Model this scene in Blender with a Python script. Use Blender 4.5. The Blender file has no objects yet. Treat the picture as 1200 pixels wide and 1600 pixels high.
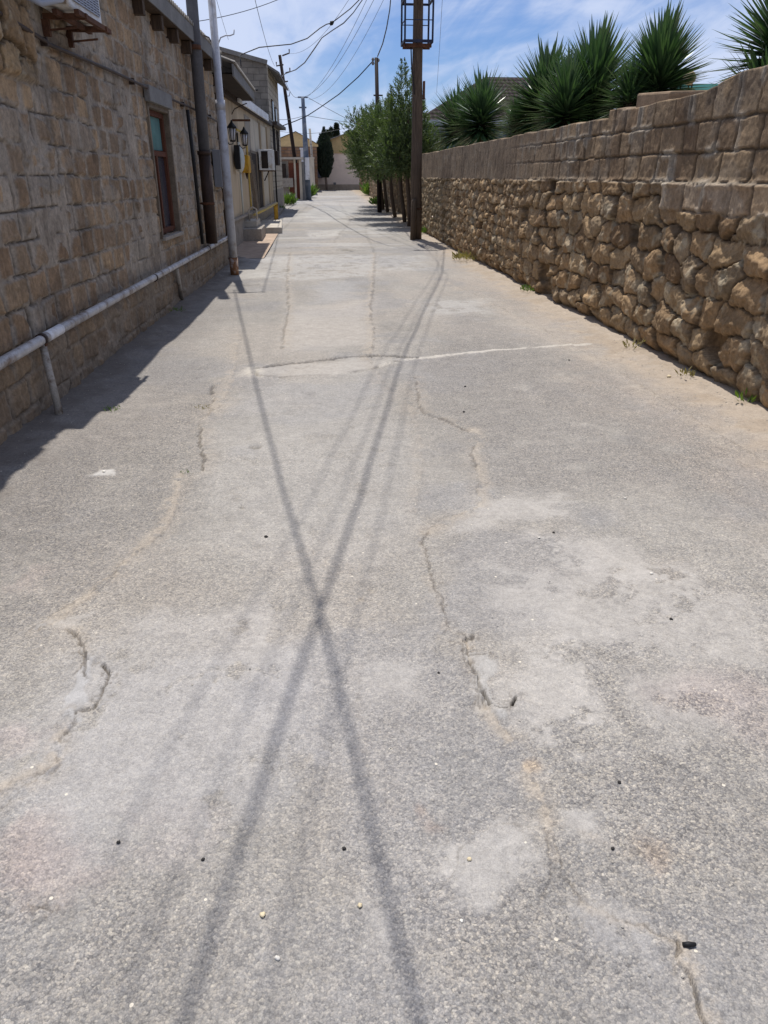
import bpy, bmesh, math, random
import numpy as np
from mathutils import Vector, Matrix
random.seed(7)
rng = np.random.default_rng(11)
SC = bpy.context.scene
COL = SC.collection
R = math.radians
# ------------------------------------------------------------------ camera
F_PX, PITCH, YAW, CAM_H = 1155.0, math.atan(525/1155), R(5.27), 1.6
cam_d = bpy.data.cameras.new('camera'); cam = bpy.data.objects.new('camera', cam_d); COL.objects.link(cam)
cam.location = (0, 0, CAM_H)
cam.rotation_euler = (math.pi/2-PITCH, 0, -YAW)
cam_d.sensor_fit = 'VERTICAL'; cam_d.sensor_height = 36; cam_d.lens = 36*F_PX/1600
cam_d.clip_start = 0.05; cam_d.clip_end = 3000
SC.camera = cam
SC.render.resolution_x = 768; SC.render.resolution_y = 1024
# ------------------------------------------------------------------ sun, sky, exposure
SUNV = Vector((-0.058, 0.375, 1.0)).normalized()          # towards the sun
SHX, SHY = SUNV.x/SUNV.z, SUNV.y/SUNV.z
sun_d = bpy.data.lights.new('sun', 'SUN'); sun_d.energy = 4.9; sun_d.angle = R(0.53); sun_d.color = (1, .955, .89)
sun = bpy.data.objects.new('sun', sun_d); COL.objects.link(sun)
sun.rotation_euler = SUNV.to_track_quat('Z', 'Y').to_euler(); sun.location = (-3, 8, 30)
W = bpy.data.worlds.new('World'); SC.world = W; W.use_nodes = True
nt = W.node_tree; nt.nodes.clear()
def wn(t, **k):
    n = nt.nodes.new(t)
    for a, b in k.items(): setattr(n, a, b)
    return n
sky = wn('ShaderNodeTexSky', sky_type='NISHITA', sun_disc=False, sun_elevation=math.asin(SUNV.z),
         sun_rotation=math.atan2(SUNV.x, SUNV.y), altitude=0, air_density=1.0, dust_density=0.3, ozone_density=2.5)
bgn = wn('ShaderNodeBackground'); outn = wn('ShaderNodeOutputWorld')
tc = wn('ShaderNodeTexCoord'); sep = wn('ShaderNodeSeparateXYZ'); nt.links.new(tc.outputs['Generated'], sep.inputs[0])
def wm(op, a, b=None, clamp=False):
    n = wn('ShaderNodeMath', operation=op, use_clamp=clamp)
    for i, v in enumerate((a, b)):
        if v is None: continue
        if isinstance(v, (int, float)): n.inputs[i].default_value = v
        else: nt.links.new(v, n.inputs[i])
    return n.outputs[0]
zz = wm('ADD', wm('MAXIMUM', sep.outputs[2], 0.0), 0.12)
cx = wm('DIVIDE', sep.outputs[0], zz); cy = wm('DIVIDE', sep.outputs[1], zz)
cmb = wn('ShaderNodeCombineXYZ'); nt.links.new(cx, cmb.inputs[0]); nt.links.new(cy, cmb.inputs[1])
def wnoise(scale, detail, loc, sc, dist=0.0, rough=.55):
    mp = wn('ShaderNodeMapping'); mp.inputs['Location'].default_value = loc; mp.inputs['Scale'].default_value = sc
    mp.inputs['Rotation'].default_value = (0, 0, R(25))
    nt.links.new(cmb.outputs[0], mp.inputs[0])
    n = wn('ShaderNodeTexNoise'); n.inputs['Scale'].default_value = scale; n.inputs['Detail'].default_value = detail
    n.inputs['Distortion'].default_value = dist; n.inputs['Roughness'].default_value = rough
    nt.links.new(mp.outputs[0], n.inputs['Vector']); return n.outputs['Fac']
n1 = wnoise(0.9, 7, (3.1, 1.7, 0), (1.0, .55, 1), .5)
n2 = wnoise(3.2, 6, (0.4, 5.0, 0), (1.6, .35, 1), .8, .6)
cl = wm('ADD', wm('MULTIPLY', n1, .72), wm('MULTIPLY', n2, .28))
mr = wn('ShaderNodeMapRange'); mr.interpolation_type = 'SMOOTHSTEP'
nt.links.new(cl, mr.inputs[0]); mr.inputs[1].default_value = .34; mr.inputs[2].default_value = .58
mr.inputs[3].default_value = 0; mr.inputs[4].default_value = .88
mixc = wn('ShaderNodeMix', data_type='RGBA'); nt.links.new(mr.outputs[0], mixc.inputs[0])
hs = wn('ShaderNodeHueSaturation'); hs.inputs['Saturation'].default_value = 1.0; hs.inputs['Value'].default_value = 1.0
tint = wn('ShaderNodeMix', data_type='RGBA', blend_type='MULTIPLY'); tint.inputs[0].default_value = 1; tint.inputs[7].default_value = (.78, .93, 1.30, 1)
nt.links.new(sky.outputs[0], tint.inputs[6]); nt.links.new(tint.outputs[2], hs.inputs['Color'])
nt.links.new(hs.outputs[0], mixc.inputs[6]); mixc.inputs[7].default_value = (8.4, 9.4, 12.0, 1)
nt.links.new(mixc.outputs[2], bgn.inputs[0]); bgn.inputs[1].default_value = 0.080
nt.links.new(bgn.outputs[0], outn.inputs[0])
SC.view_settings.view_transform = 'Standard'; SC.view_settings.look = 'None'
SC.view_settings.exposure = 0.0; SC.view_settings.gamma = 1.0
SC.render.engine = 'CYCLES'
# ------------------------------------------------------------------ measuring helpers (pixel of the 1200x1600 photo -> point of the place)
cP, sP, cY, sY = math.cos(PITCH), math.sin(PITCH), math.cos(YAW), math.sin(YAW)
def ray(u, v):
    a = u-600; b = 800-v
    fw = F_PX*cP+b*sP; up = b*cP-F_PX*sP
    return a*cY+fw*sY, fw*cY-a*sY, up
def gz(y):
    t = min(max((y-18)/42, 0), 1); return .62*t
def G(u, v):                                    # on the road
    x, y, w = ray(u, v); lo, hi = 0.1, 400
    for _ in range(50):
        m = (lo+hi)/2
        if CAM_H+w*m/y < gz(m): hi = m
        else: lo = m
    return Vector((x*lo/y, lo, gz(lo)))
def WX(u, v, X):                                # on a plane x = X
    x, y, w = ray(u, v); k = X/x; return Vector((X, y*k, CAM_H+w*k))
def WY(u, v, D):                                # on a plane y = D
    x, y, w = ray(u, v); k = D/y; return Vector((x*k, D, CAM_H+w*k))
def LW(u, v, x0=-2.26, m=.0385, off=0):         # on the plane of the left house fronts
    x, y, w = ray(u, v); k = (x0+off)/(x-m*y); return Vector((x*k, y*k, CAM_H+w*k))
def L2(u, v, off=0): return LW(u, v, -2.5, .035, off)
# ------------------------------------------------------------------ mesh helpers
class MB:
    def __init__(s): s.v = []; s.f = []; s.smooth = []
    def quad(s, *p, sm=False):
        n = len(s.v); s.v += [tuple(q) for q in p]; s.f.append(tuple(range(n, n+len(p)))); s.smooth.append(sm)
    def obox(s, c, ax, ay, az):
        c, ax, ay, az = Vector(c), Vector(ax), Vector(ay), Vector(az); n = len(s.v)
        for i in (-1, 1):
            for j in (-1, 1):
                for k in (-1, 1): s.v.append(tuple(c+ax*i+ay*j+az*k))
        for q in ((0, 1, 3, 2), (4, 6, 7, 5), (0, 4, 5, 1), (2, 3, 7, 6), (0, 2, 6, 4), (1, 5, 7, 3)):
            s.f.append(tuple(n+a for a in q)); s.smooth.append(False)
    def box(s, x0, x1, y0, y1, z0, z1):
        s.obox(((x0+x1)/2, (y0+y1)/2, (z0+z1)/2), ((x1-x0)/2, 0, 0), (0, (y1-y0)/2, 0), (0, 0, (z1-z0)/2))
    def bar(s, a, b, w, h, up=(0, 0, 1)):       # rectangular bar a->b
        a, b = Vector(a), Vector(b); d = b-a; L = d.length; d.normalize(); u = Vector(up)
        if abs(d.dot(u)) > .98: u = Vector((0, 1, 0))
        r = d.cross(u).normalized(); u2 = r.cross(d)
        s.obox((a+b)/2, d*L/2, r*w/2, u2*h/2)
    def tube(s, pts, r, n=10, cap=True):
        pts = [Vector(p) for p in pts]; rr = r if isinstance(r, (list, tuple)) else [r]*len(pts)
        base = len(s.v); side = None
        for i, p in enumerate(pts):
            d = (pts[min(i+1, len(pts)-1)]-pts[max(i-1, 0)]).normalized()
            if side is None:
                side = d.cross(Vector((0, 0, 1)) if abs(d.z) < .9 else Vector((1, 0, 0))).normalized()
            side = (side-d*side.dot(d)).normalized(); up = d.cross(side)
            for k in range(n):
                a = 2*math.pi*k/n; s.v.append(tuple(p+(side*math.cos(a)+up*math.sin(a))*rr[i]))
        for i in range(len(pts)-1):
            for k in range(n):
                a = base+i*n+k; b = base+i*n+(k+1) % n
                s.f.append((a, b, b+n, a+n)); s.smooth.append(True)
        if cap:
            s.f.append(tuple(base+k for k in range(n))[::-1]); s.smooth.append(False)
            e = base+(len(pts)-1)*n; s.f.append(tuple(e+k for k in range(n))); s.smooth.append(False)
    def blob(s, c, rx, ry, rz, seed=0, rough=.15, n=7):
        rg = random.Random(seed); base = len(s.v); m = n*2
        for i in range(n+1):
            t = math.pi*i/n
            for k in range(m):
                a = 2*math.pi*k/m; q = 1+rg.uniform(-rough, rough) if 0 < i < n else 1
                s.v.append((c[0]+rx*q*math.sin(t)*math.cos(a), c[1]+ry*q*math.sin(t)*math.sin(a), c[2]+rz*q*math.cos(t)))
        for i in range(n):
            for k in range(m):
                s.f.append((base+i*m+k, base+(i+1)*m+k, base+(i+1)*m+(k+1) % m, base+i*m+(k+1) % m)); s.smooth.append(True)
    def build(s, name, mat, parent=None, bevel=0, loc=None):
        me = bpy.data.meshes.new(name)
        vs = s.v
        if loc is not None: vs = [tuple(Vector(q)-Vector(loc)) for q in vs]
        me.from_pydata(vs, [], s.f)
        me.polygons.foreach_set('use_smooth', s.smooth)
        me.materials.append(mat)
        o = bpy.data.objects.new(name, me); COL.objects.link(o)
        if loc is not None: o.location = loc
        if parent is not None:
            o.parent = parent; q = Vector((0, 0, 0)); a = parent
            while a is not None: q += Vector(a.location); a = a.parent
            o.location = Vector(o.location)-q
        if bevel:
            b = o.modifiers.new('bevel', 'BEVEL'); b.width = bevel; b.segments = 2; b.limit_method = 'ANGLE'
        return o
def tag(o, label, cat, group=None, kind=None):
    if kind: o['kind'] = kind
    if label: o['label'] = label
    if cat: o['category'] = cat
    if group: o['group'] = group
    return o
def thing(name, label, cat, loc=(0, 0, 0), group=None):
    o = bpy.data.objects.new(name, None); o.empty_display_size = .2; COL.objects.link(o); o.location = loc
    return tag(o, label, cat, group)
# numpy value noise
def vnoise(x, y, scale, seed=0):
    x = x*scale+seed*17.3; y = y*scale+seed*9.1
    xi = np.floor(x).astype(np.int64); yi = np.floor(y).astype(np.int64); fx = x-xi; fy = y-yi
    def h(i, j):
        n = (i*374761393+j*668265263+seed*1442695041) & 0xffffffff
        n = ((n ^ (n >> 13))*1274126177) & 0xffffffff
        return ((n ^ (n >> 16)) & 0xffff)/65535.0
    fx = fx*fx*(3-2*fx); fy = fy*fy*(3-2*fy)
    return (h(xi, yi)*(1-fx)+h(xi+1, yi)*fx)*(1-fy)+(h(xi, yi+1)*(1-fx)+h(xi+1, yi+1)*fx)*fy
def fbm(x, y, scale, seed=0, oct=4, gain=.5):
    s = 0; a = 1; t = 0
    for o in range(oct):
        s = s+a*vnoise(x, y, scale*2**o, seed+o*31); t += a; a *= gain
    return s/t
def hsh(i, j, k=0):
    n = (i.astype(np.int64)*73856093 ^ j.astype(np.int64)*19349663 ^ (k*83492791)) & 0xffffffff
    n = ((n ^ (n >> 13))*1274126177) & 0xffffffff
    n = ((n ^ (n >> 15))*2246822519) & 0xffffffff
    return ((n ^ (n >> 16)) & 0xffff)/65535.0
def sstep(a, b, x):
    t = np.clip((x-a)/(b-a), 0, 1); return t*t*(3-2*t)
def grid_mesh(name, P, mat, attrs=None, parent=None, keep=None, smooth=True):
    nr, nc = P.shape[:2]
    me = bpy.data.meshes.new(name)
    idx = np.arange(nr*nc).reshape(nr, nc)
    q = np.stack([idx[:-1, :-1], idx[:-1, 1:], idx[1:, 1:], idx[1:, :-1]], -1)
    if keep is not None: q = q[keep]
    q = q.reshape(-1, 4); n = len(q)
    me.vertices.add(nr*nc); me.vertices.foreach_set('co', P.reshape(-1).astype(np.float32))
    me.loops.add(n*4); me.loops.foreach_set('vertex_index', q.reshape(-1).astype(np.int32))
    me.polygons.add(n); me.polygons.foreach_set('loop_start', np.arange(0, n*4, 4, dtype=np.int32))
    me.polygons.foreach_set('loop_total', np.full(n, 4, dtype=np.int32))
    me.polygons.foreach_set('use_smooth', np.full(n, smooth))
    for k, a in (attrs or {}).items():
        if a.ndim == 3:
            at = me.color_attributes.new(k, 'FLOAT_COLOR', 'POINT')
            c = np.ones((nr*nc, 4), np.float32); c[:, :3] = a.reshape(-1, 3); at.data.foreach_set('color', c.reshape(-1))
        else:
            at = me.attributes.new(k, 'FLOAT', 'POINT'); at.data.foreach_set('value', a.reshape(-1).astype(np.float32))
    me.update(); me.validate(); me.materials.append(mat)
    o = bpy.data.objects.new(name, me); COL.objects.link(o)
    if parent: o.parent = parent; o.location = -Vector(parent.location)
    return o
# ------------------------------------------------------------------ materials
class NT:
    def __init__(s, name):
        s.m = bpy.data.materials.new(name); s.m.use_nodes = True; s.t = s.m.node_tree
        s.b = s.t.nodes['Principled BSDF']; s.b.inputs['Specular IOR Level'].default_value = .25
    def n(s, t, **k):
        x = s.t.nodes.new(t)
        for a, b in k.items(): setattr(x, a, b)
        return x
    def set(s, inp, v):
        if hasattr(v, 'is_output'): s.t.links.new(v, inp)
        elif isinstance(v, (tuple, list)) and len(v) == 3 and inp.type == 'RGBA': inp.default_value = (*v, 1)
        else: inp.default_value = v
    def co(s):
        if not hasattr(s, '_co'): s._co = s.n('ShaderNodeTexCoord').outputs['Object']
        return s._co
    def noise(s, scale, detail=4, rough=.55, sc=None, dist=0):
        n = s.n('ShaderNodeTexNoise'); n.inputs['Scale'].default_value = scale; n.inputs['Detail'].default_value = detail
        n.inputs['Roughness'].default_value = rough; n.inputs['Distortion'].default_value = dist
        v = s.co()
        if sc:
            m = s.n('ShaderNodeMapping'); m.inputs['Scale'].default_value = sc; s.t.links.new(v, m.inputs[0]); v = m.outputs[0]
        s.t.links.new(v, n.inputs['Vector']); return n.outputs['Fac']
    def vor(s, scale, out='Distance', feature='F1', sc=None):
        n = s.n('ShaderNodeTexVoronoi', feature=feature); n.inputs['Scale'].default_value = scale
        v = s.co()
        if sc:
            m = s.n('ShaderNodeMapping'); m.inputs['Scale'].default_value = sc; s.t.links.new(v, m.inputs[0]); v = m.outputs[0]
        s.t.links.new(v, n.inputs['Vector']); return n.outputs[out]
    def math(s, op, a, b=0.0, clamp=False):
        n = s.n('ShaderNodeMath', operation=op, use_clamp=clamp); s.set(n.inputs[0], a); s.set(n.inputs[1], b); return n.outputs[0]
    def rng(s, v, a, b, c=0.0, d=1.0):
        n = s.n('ShaderNodeMapRange'); s.set(n.inputs[0], v)
        for i, q in enumerate((a, b, c, d)): n.inputs[i+1].default_value = q
        return n.outputs[0]
    def mix(s, f, a, b, mode='MIX'):
        n = s.n('ShaderNodeMix', data_type='RGBA', blend_type=mode); s.set(n.inputs[0], f); s.set(n.inputs[6], a); s.set(n.inputs[7], b)
        return n.outputs[2]
    def attr(s, name, out='Color'):
        return s.n('ShaderNodeAttribute', attribute_name=name).outputs[out]
    def sepc(s, v, i):
        n = s.n('ShaderNodeSeparateColor'); s.t.links.new(v, n.inputs[0]); return n.outputs[i]
    def bump(s, h, strength=.4, dist=.01, prev=None):
        n = s.n('ShaderNodeBump'); n.inputs['Strength'].default_value = strength; n.inputs['Distance'].default_value = dist
        s.t.links.new(h, n.inputs['Height'])
        if prev is not None: s.t.links.new(prev, n.inputs['Normal'])
        return n.outputs[0]
    def out(s, col=None, rough=None, normal=None, metal=None):
        if col is not None: s.set(s.b.inputs['Base Color'], col)
        if rough is not None: s.set(s.b.inputs['Roughness'], rough)
        if normal is not None: s.set(s.b.inputs['Normal'], normal)
        if metal is not None: s.set(s.b.inputs['Metallic'], metal)
        return s.m
def simple(name, c, rough=.8, var=.25, scale=4, stain=None, stain_sc=2.0, sc=None, metal=0, bump=.25, bs=60):
    t = NT(name)
    f = t.rng(t.noise(scale, 5, .6, sc), .3, .7, 1-var, 1+var)
    col = t.mix(1.0, c, f, 'MULTIPLY')
    f2 = t.rng(t.noise(scale*9, 3, .6, sc), .3, .7, 1-var*.6, 1+var*.6); col = t.mix(1.0, col, f2, 'MULTIPLY')
    if stain:
        col = t.mix(t.rng(t.noise(stain_sc, 6, .65, sc), .5, .66), col, stain)
    return t.out(col, rough, t.bump(t.noise(bs, 3), bump, .004), metal)
M = {}
def mk_stone(name, pit=.5):
    t = NT(name); c = t.attr('Col')
    c = t.mix(1.0, c, t.rng(t.noise(3, 6, .65), .3, .7, .78, 1.22), 'MULTIPLY')
    c = t.mix(1.0, c, t.rng(t.noise(28, 5, .7), .25, .75, .62, 1.38), 'MULTIPLY')
    c = t.mix(1.0, c, t.rng(t.noise(16, 3, .6, (1, 1, .25)), .3, .7, .86, 1.14), 'MULTIPLY')
    p = t.rng(t.vor(70), .0, .3, 0, 1)
    pm = t.math('MULTIPLY', t.math('SUBTRACT', 1.0, p), t.rng(t.noise(6, 2), .45, .6), True)
    c = t.mix(t.math('MULTIPLY', pm, pit), c, (.05, .035, .022))
    n = t.bump(t.noise(22, 6, .7), .42, .016)
    n = t.bump(t.noise(110, 4, .7), .5, .006, n)
    n = t.bump(p, .35*pit, .006, n)
    return t.out(c, .95, n)
M['stone'] = mk_stone('rubble_stone', .5)
M['block'] = mk_stone('limestone_block', .6)
def mk_road():
    t = NT('road_surface'); base = t.attr('Col'); agg = t.attr('Agg', 'Fac')
    def chips(sc, amp, prev):
        v = t.n('ShaderNodeTexVoronoi', feature='F1'); v.inputs['Scale'].default_value = sc; t.t.links.new(t.co(), v.inputs['Vector'])
        r = t.sepc(v.outputs['Color'], 0); d = v.outputs['Distance']
        cr = t.n('ShaderNodeValToRGB'); e = cr.color_ramp; e.interpolation = 'LINEAR'
        e.elements[0].position = 0; e.elements[0].color = (.50, .50, .52, 1)
        e.elements[1].position = 1; e.elements[1].color = (1.55, 1.52, 1.42, 1)
        for pos, cc in ((.18, (.72, .73, .76, 1)), (.45, (1, 1, 1, 1)), (.8, (1.12, 1.09, 1.05, 1)), (.93, (1.35, 1.30, 1.22, 1))):
            q = e.elements.new(pos); q.color = cc
        t.t.links.new(r, cr.inputs[0])
        gap = t.rng(d, .55, .95, 1.0, .62)
        cc = t.mix(1.0, cr.outputs[0], gap, 'MULTIPLY')
        return t.mix(t.math('MULTIPLY', agg, amp), prev, t.mix(1.0, prev, cc, 'MULTIPLY')), d, r
    c, d1, r1 = chips(130, .72, base)
    c, d2, r2 = chips(260, .6, c)
    c = t.mix(1.0, c, t.rng(t.noise(260, 3, .7), .3, .7, .80, 1.2), 'MULTIPLY')
    c = t.mix(1.0, c, t.rng(t.noise(9, 5, .65), .3, .7, .90, 1.10), 'MULTIPLY')
    c = t.mix(1.0, c, t.rng(t.noise(38, 4, .65), .3, .7, .88, 1.12), 'MULTIPLY')
    # rare pale pebbles and dark pits set in the surface
    v = t.n('ShaderNodeTexVoronoi', feature='F1'); v.inputs['Scale'].default_value = 16; t.t.links.new(t.co(), v.inputs['Vector'])
    sel = t.math('MULTIPLY', t.math('GREATER_THAN', t.sepc(v.outputs['Color'], 0), .86), t.math('LESS_THAN', v.outputs['Distance'], .075))
    c = t.mix(sel, c, (.62, .56, .46))
    sel2 = t.math('MULTIPLY', t.math('GREATER_THAN', t.sepc(v.outputs['Color'], 1), .90), t.math('LESS_THAN', v.outputs['Distance'], .055))
    c = t.mix(sel2, c, (.08, .08, .08))
    h = t.math('ADD', t.math('MULTIPLY', d1, -1.0), t.math('MULTIPLY', r1, .6))
    n1 = t.n('ShaderNodeBump'); n1.inputs['Distance'].default_value = .0035; t.t.links.new(h, n1.inputs['Height'])
    t.t.links.new(t.math('MULTIPLY', agg, .75, True), n1.inputs['Strength'])
    n = t.bump(t.noise(420, 3, .7), .35, .0015, n1.outputs[0])
    return t.out(c, .92, n)
M['road'] = mk_road()
M['dirt'] = simple('dry_soil', (.30, .23, .16), .95, .2, 1.2, bump=.5, bs=40)
M['rust'] = simple('rusty_iron', (.10, .045, .025), .85, .35, 6, (.045, .02, .012), 5)
M['brown_metal'] = simple('brown_painted_metal', (.045, .03, .024), .6, .3, 8)
M['topstone'] = simple('brown_top_stone', (.24, .17, .11), .95, .35, 5, bump=.8, bs=30)
M['revealstone'] = simple('reveal_stone', (.15, .12, .09), .95, .3, 5, bump=.6, bs=30)
M['leanpaint'] = simple('dark_brown_paint', (.018, .010, .009), .7, .3, 4)
M['black'] = simple('black_rubber', (.012, .012, .013), .6, .1)
M['wire'] = simple('wire_black', (.015, .015, .018), .5, .1)
M['thinwire'] = simple('wire_grey', (.08, .09, .10), .5, .1)
M['white_pipe'] = simple('worn_silver_paint', (.43, .42, .42), .5, .25, 7, (.17, .12, .09), 6, metal=.15)
M['post_pipe'] = simple('worn_paint_post', (.36, .33, .29), .7, .3, 9, (.10, .06, .035), 9)
M['pole_paint'] = simple('grey_pole_paint', (.40, .41, .45), .5, .12, 3, (.25, .23, .22), 4, metal=.1)
M['duct_grey'] = simple('grey_duct', (.085, .085, .095), .55, .2, 3)
M['duct_brown'] = simple('brown_duct', (.035, .02, .014), .6, .3, 5)
M['oldwood'] = None
def mk_wood(name, c1, c2, sc=(14, 14, 1.1)):
    t = NT(name); f = t.rng(t.noise(3, 6, .65, sc, .6), .3, .7)
    c = t.mix(f, c1, c2); g = t.rng(t.noise(5, 4, .7, (22, 22, .5)), .52, .68)
    c = t.mix(g, c, tuple(a*.35 for a in c1)); return t.out(c, .85, t.bump(t.noise(4, 5, .7, (24, 24, .8)), .6, .01))
M['polewood'] = mk_wood('weathered_pole_wood', (.060, .042, .030), (.135, .098, .068))
M['darkwood'] = mk_wood('dark_timber', (.045, .028, .018), (.09, .06, .04))
M['winwood'] = mk_wood('varnished_frame', (.075, .026, .015), (.13, .045, .024), (30, 30, 2))
M['greywood'] = mk_wood('grey_timber', (.16, .13, .10), (.26, .22, .18))
M['concrete'] = simple('old_concrete', (.30, .27, .235), .92, .2, 3, (.20, .175, .15), 3, bump=.4)
M['concrete_pale'] = simple('pale_concrete', (.46, .42, .36), .92, .12, 3, (.34, .30, .25), 2.4, bump=.4)
M['cream'] = simple('cream_render', (.46, .37, .26), .9, .12, 1.1, (.32, .25, .175), 1.3, sc=(1, 1, .4), bump=.3, bs=40)
M['cream2'] = simple('pale_render', (.52, .46, .37), .9, .10, 1.3, (.38, .33, .27), 1.5, sc=(1, 1, .35), bump=.3, bs=40)
M['farwall'] = simple('pinkish_render', (.74, .60, .49), .9, .06, .4, (.62, .50, .41), .5, bump=.1)
M['farplinth'] = simple('stained_plinth', (.34, .27, .20), .9, .25, 1.5, bump=.2)
M['ochre'] = simple('ochre_sheet', (.56, .42, .22), .8, .15, 1, bump=.1)
M['white'] = simple('white_paint', (.72, .73, .76), .6, .08, 3, (.5, .48, .45), 4)
M['ac'] = simple('ac_casing', (.62, .62, .61), .5, .08, 4, (.42, .35, .26), 5)
M['ac_beige'] = simple('ac_side', (.42, .37, .29), .6, .15, 4, (.25, .18, .12), 5)
M['louvre'] = simple('ac_louvre', (.32, .35, .42), .5, .08)
M['fascia'] = simple('grey_fascia', (.17, .165, .16), .85, .2, 3)
M['asbestos'] = simple('corrugated_sheet', (.30, .28, .25), .9, .2, 2, (.16, .14, .12), 2)
M['under'] = simple('dark_soffit', (.03, .022, .018), .9, .3)
M['greyblock'] = None
def brickmat(name, c1, c2, mortar, bw, bh, ms=.012, ax='y'):
    t = NT(name); s = t.n('ShaderNodeSeparateXYZ'); t.t.links.new(t.co(), s.inputs[0]); cb = t.n('ShaderNodeCombineXYZ')
    t.t.links.new(s.outputs[1 if ax == 'y' else 0], cb.inputs[0]); t.t.links.new(s.outputs[2], cb.inputs[1])
    b = t.n('ShaderNodeTexBrick'); t.t.links.new(cb.outputs[0], b.inputs['Vector'])
    t.set(b.inputs['Color1'], c1); t.set(b.inputs['Color2'], c2); t.set(b.inputs['Mortar'], mortar)
    b.inputs['Scale'].default_value = 1; b.inputs['Mortar Size'].default_value = ms; b.inputs['Brick Width'].default_value = bw; b.inputs['Row Height'].default_value = bh
    b.inputs['Bias'].default_value = 0
    c = t.mix(1.0, b.outputs['Color'], t.rng(t.noise(2.5, 6, .65), .3, .7, .75, 1.25), 'MULTIPLY')
    n = t.bump(t.math('SUBTRACT', 1.0, b.outputs['Fac']), .6, .012); n = t.bump(t.noise(40, 4), .3, .006, n)
    return t.out(c, .92, n)
M['greyblock'] = brickmat('grey_block_wall', (.15, .135, .12), (.20, .18, .155), (.11, .10, .09), .42, .2, .012, 'x')
M['sidebrick'] = brickmat('beige_block_wall', (.40, .35, .28), (.47, .42, .34), (.25, .21, .17), .40, .2, .016, 'y')
M['brickred'] = brickmat('brown_brick_wall', (.20, .11, .06), (.26, .16, .10), (.14, .10, .08), .4, .2, .02, 'x')
def glassmat(name, c, rough=.12, spec=.8):
    t = NT(name); t.b.inputs['Specular IOR Level'].default_value = spec; return t.out(t.mix(1.0, c, t.rng(t.noise(3), .3, .7, .8, 1.2), 'MULTIPLY'), rough)
M['glass_teal'] = glassmat('teal_glass', (.10, .22, .22), .25)
M['glass_dark'] = glassmat('dark_glass', (.035, .04, .055), .2)
M['glass_far'] = glassmat('far_glass', (.09, .10, .16), .3)
M['curtain'] = simple('curtain', (.45, .45, .5), .9, .15, 8, sc=(8, 1, .3))
M['yellow'] = simple('yellow_paint', (.50, .28, .025), .6, .15, 6, (.30, .15, .02), 5)
M['yellow_pipe'] = simple('yellow_pipe_paint', (.52, .38, .10), .6, .15, 6, (.35, .26, .12), 5)
M['redgate'] = simple('red_brown_gate', (.20, .065, .04), .7, .2, 2)
M['blackiron'] = simple('black_iron', (.012, .012, .014), .45, .1)
M['lampglass'] = simple('lantern_glass', (.55, .55, .6), .3, .1)
M['meter'] = simple('gas_meter_paint', (.48, .50, .47), .5, .1, 4)
M['greybox'] = simple('grey_meter_box', (.20, .21, .235), .5, .08, 3)
M['bluewall'] = simple('blue_grey_wall', (.075, .12, .17), .85, .08, 1)
M['turq'] = simple('turquoise_sheet', (.13, .42, .38), .6, .05)
M['straw'] = simple('beige_canopy', (.34, .27, .17), .9, .25, 3)
M['copper'] = simple('pinkish_paving', (.38, .29, .22), .9, .2, 4)
def tilemat():
    t = NT('roof_tiles'); w = t.n('ShaderNodeTexWave', wave_type='BANDS', bands_direction='Z'); w.inputs['Scale'].default_value = 2.0; w.inputs['Distortion'].default_value = 1.2
    t.t.links.new(t.co(), w.inputs['Vector']); w2 = t.n('ShaderNodeTexWave', wave_type='BANDS', bands_direction='X'); w2.inputs['Scale'].default_value = 1.6
    t.t.links.new(t.co(), w2.inputs['Vector'])
    c = t.mix(w.outputs['Fac'], (.022, .016, .016), (.062, .05, .05)); c = t.mix(1.0, c, t.rng(w2.outputs['Fac'], 0, 1, .7, 1.2), 'MULTIPLY')
    t.b.inputs['Specular IOR Level'].default_value = .05; return t.out(c, .95, t.bump(w.outputs['Fac'], .6, .03))
M['tiles'] = tilemat()
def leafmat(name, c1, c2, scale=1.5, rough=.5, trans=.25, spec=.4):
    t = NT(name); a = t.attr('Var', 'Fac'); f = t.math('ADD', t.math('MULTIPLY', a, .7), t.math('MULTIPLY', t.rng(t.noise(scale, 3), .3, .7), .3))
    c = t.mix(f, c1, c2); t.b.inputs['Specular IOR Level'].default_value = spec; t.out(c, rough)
    tr = t.n('ShaderNodeBsdfTranslucent'); t.t.links.new(t.mix(1.0, c, (1.3, 1.5, .6), 'MULTIPLY'), tr.inputs[0])
    ms = t.n('ShaderNodeMixShader'); ms.inputs[0].default_value = trans
    t.t.links.new(t.b.outputs[0], ms.inputs[1]); t.t.links.new(tr.outputs[0], ms.inputs[2])
    t.t.links.new(ms.outputs[0], t.t.nodes['Material Output'].inputs[0]); return t.m
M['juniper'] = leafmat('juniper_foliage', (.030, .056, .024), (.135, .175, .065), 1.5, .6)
M['cypress'] = leafmat('cypress_foliage', (.010, .020, .012), (.026, .042, .022), 1.5, .7, .1)
M['yucca'] = leafmat('yucca_leaf', (.030, .072, .032), (.105, .175, .080), 3, .30, .12, .6)
M['weed'] = leafmat('weed_leaf', (.06, .12, .02), (.16, .24, .05), 3, .6)
M['dryweed'] = leafmat('dry_weed', (.20, .16, .07), (.30, .25, .12), 3, .8)
M['bark'] = mk_wood('bark', (.075, .052, .038), (.15, .11, .08))
M['cyptrunk'] = mk_wood('pale_bark', (.16, .12, .09), (.25, .20, .16))
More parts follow.
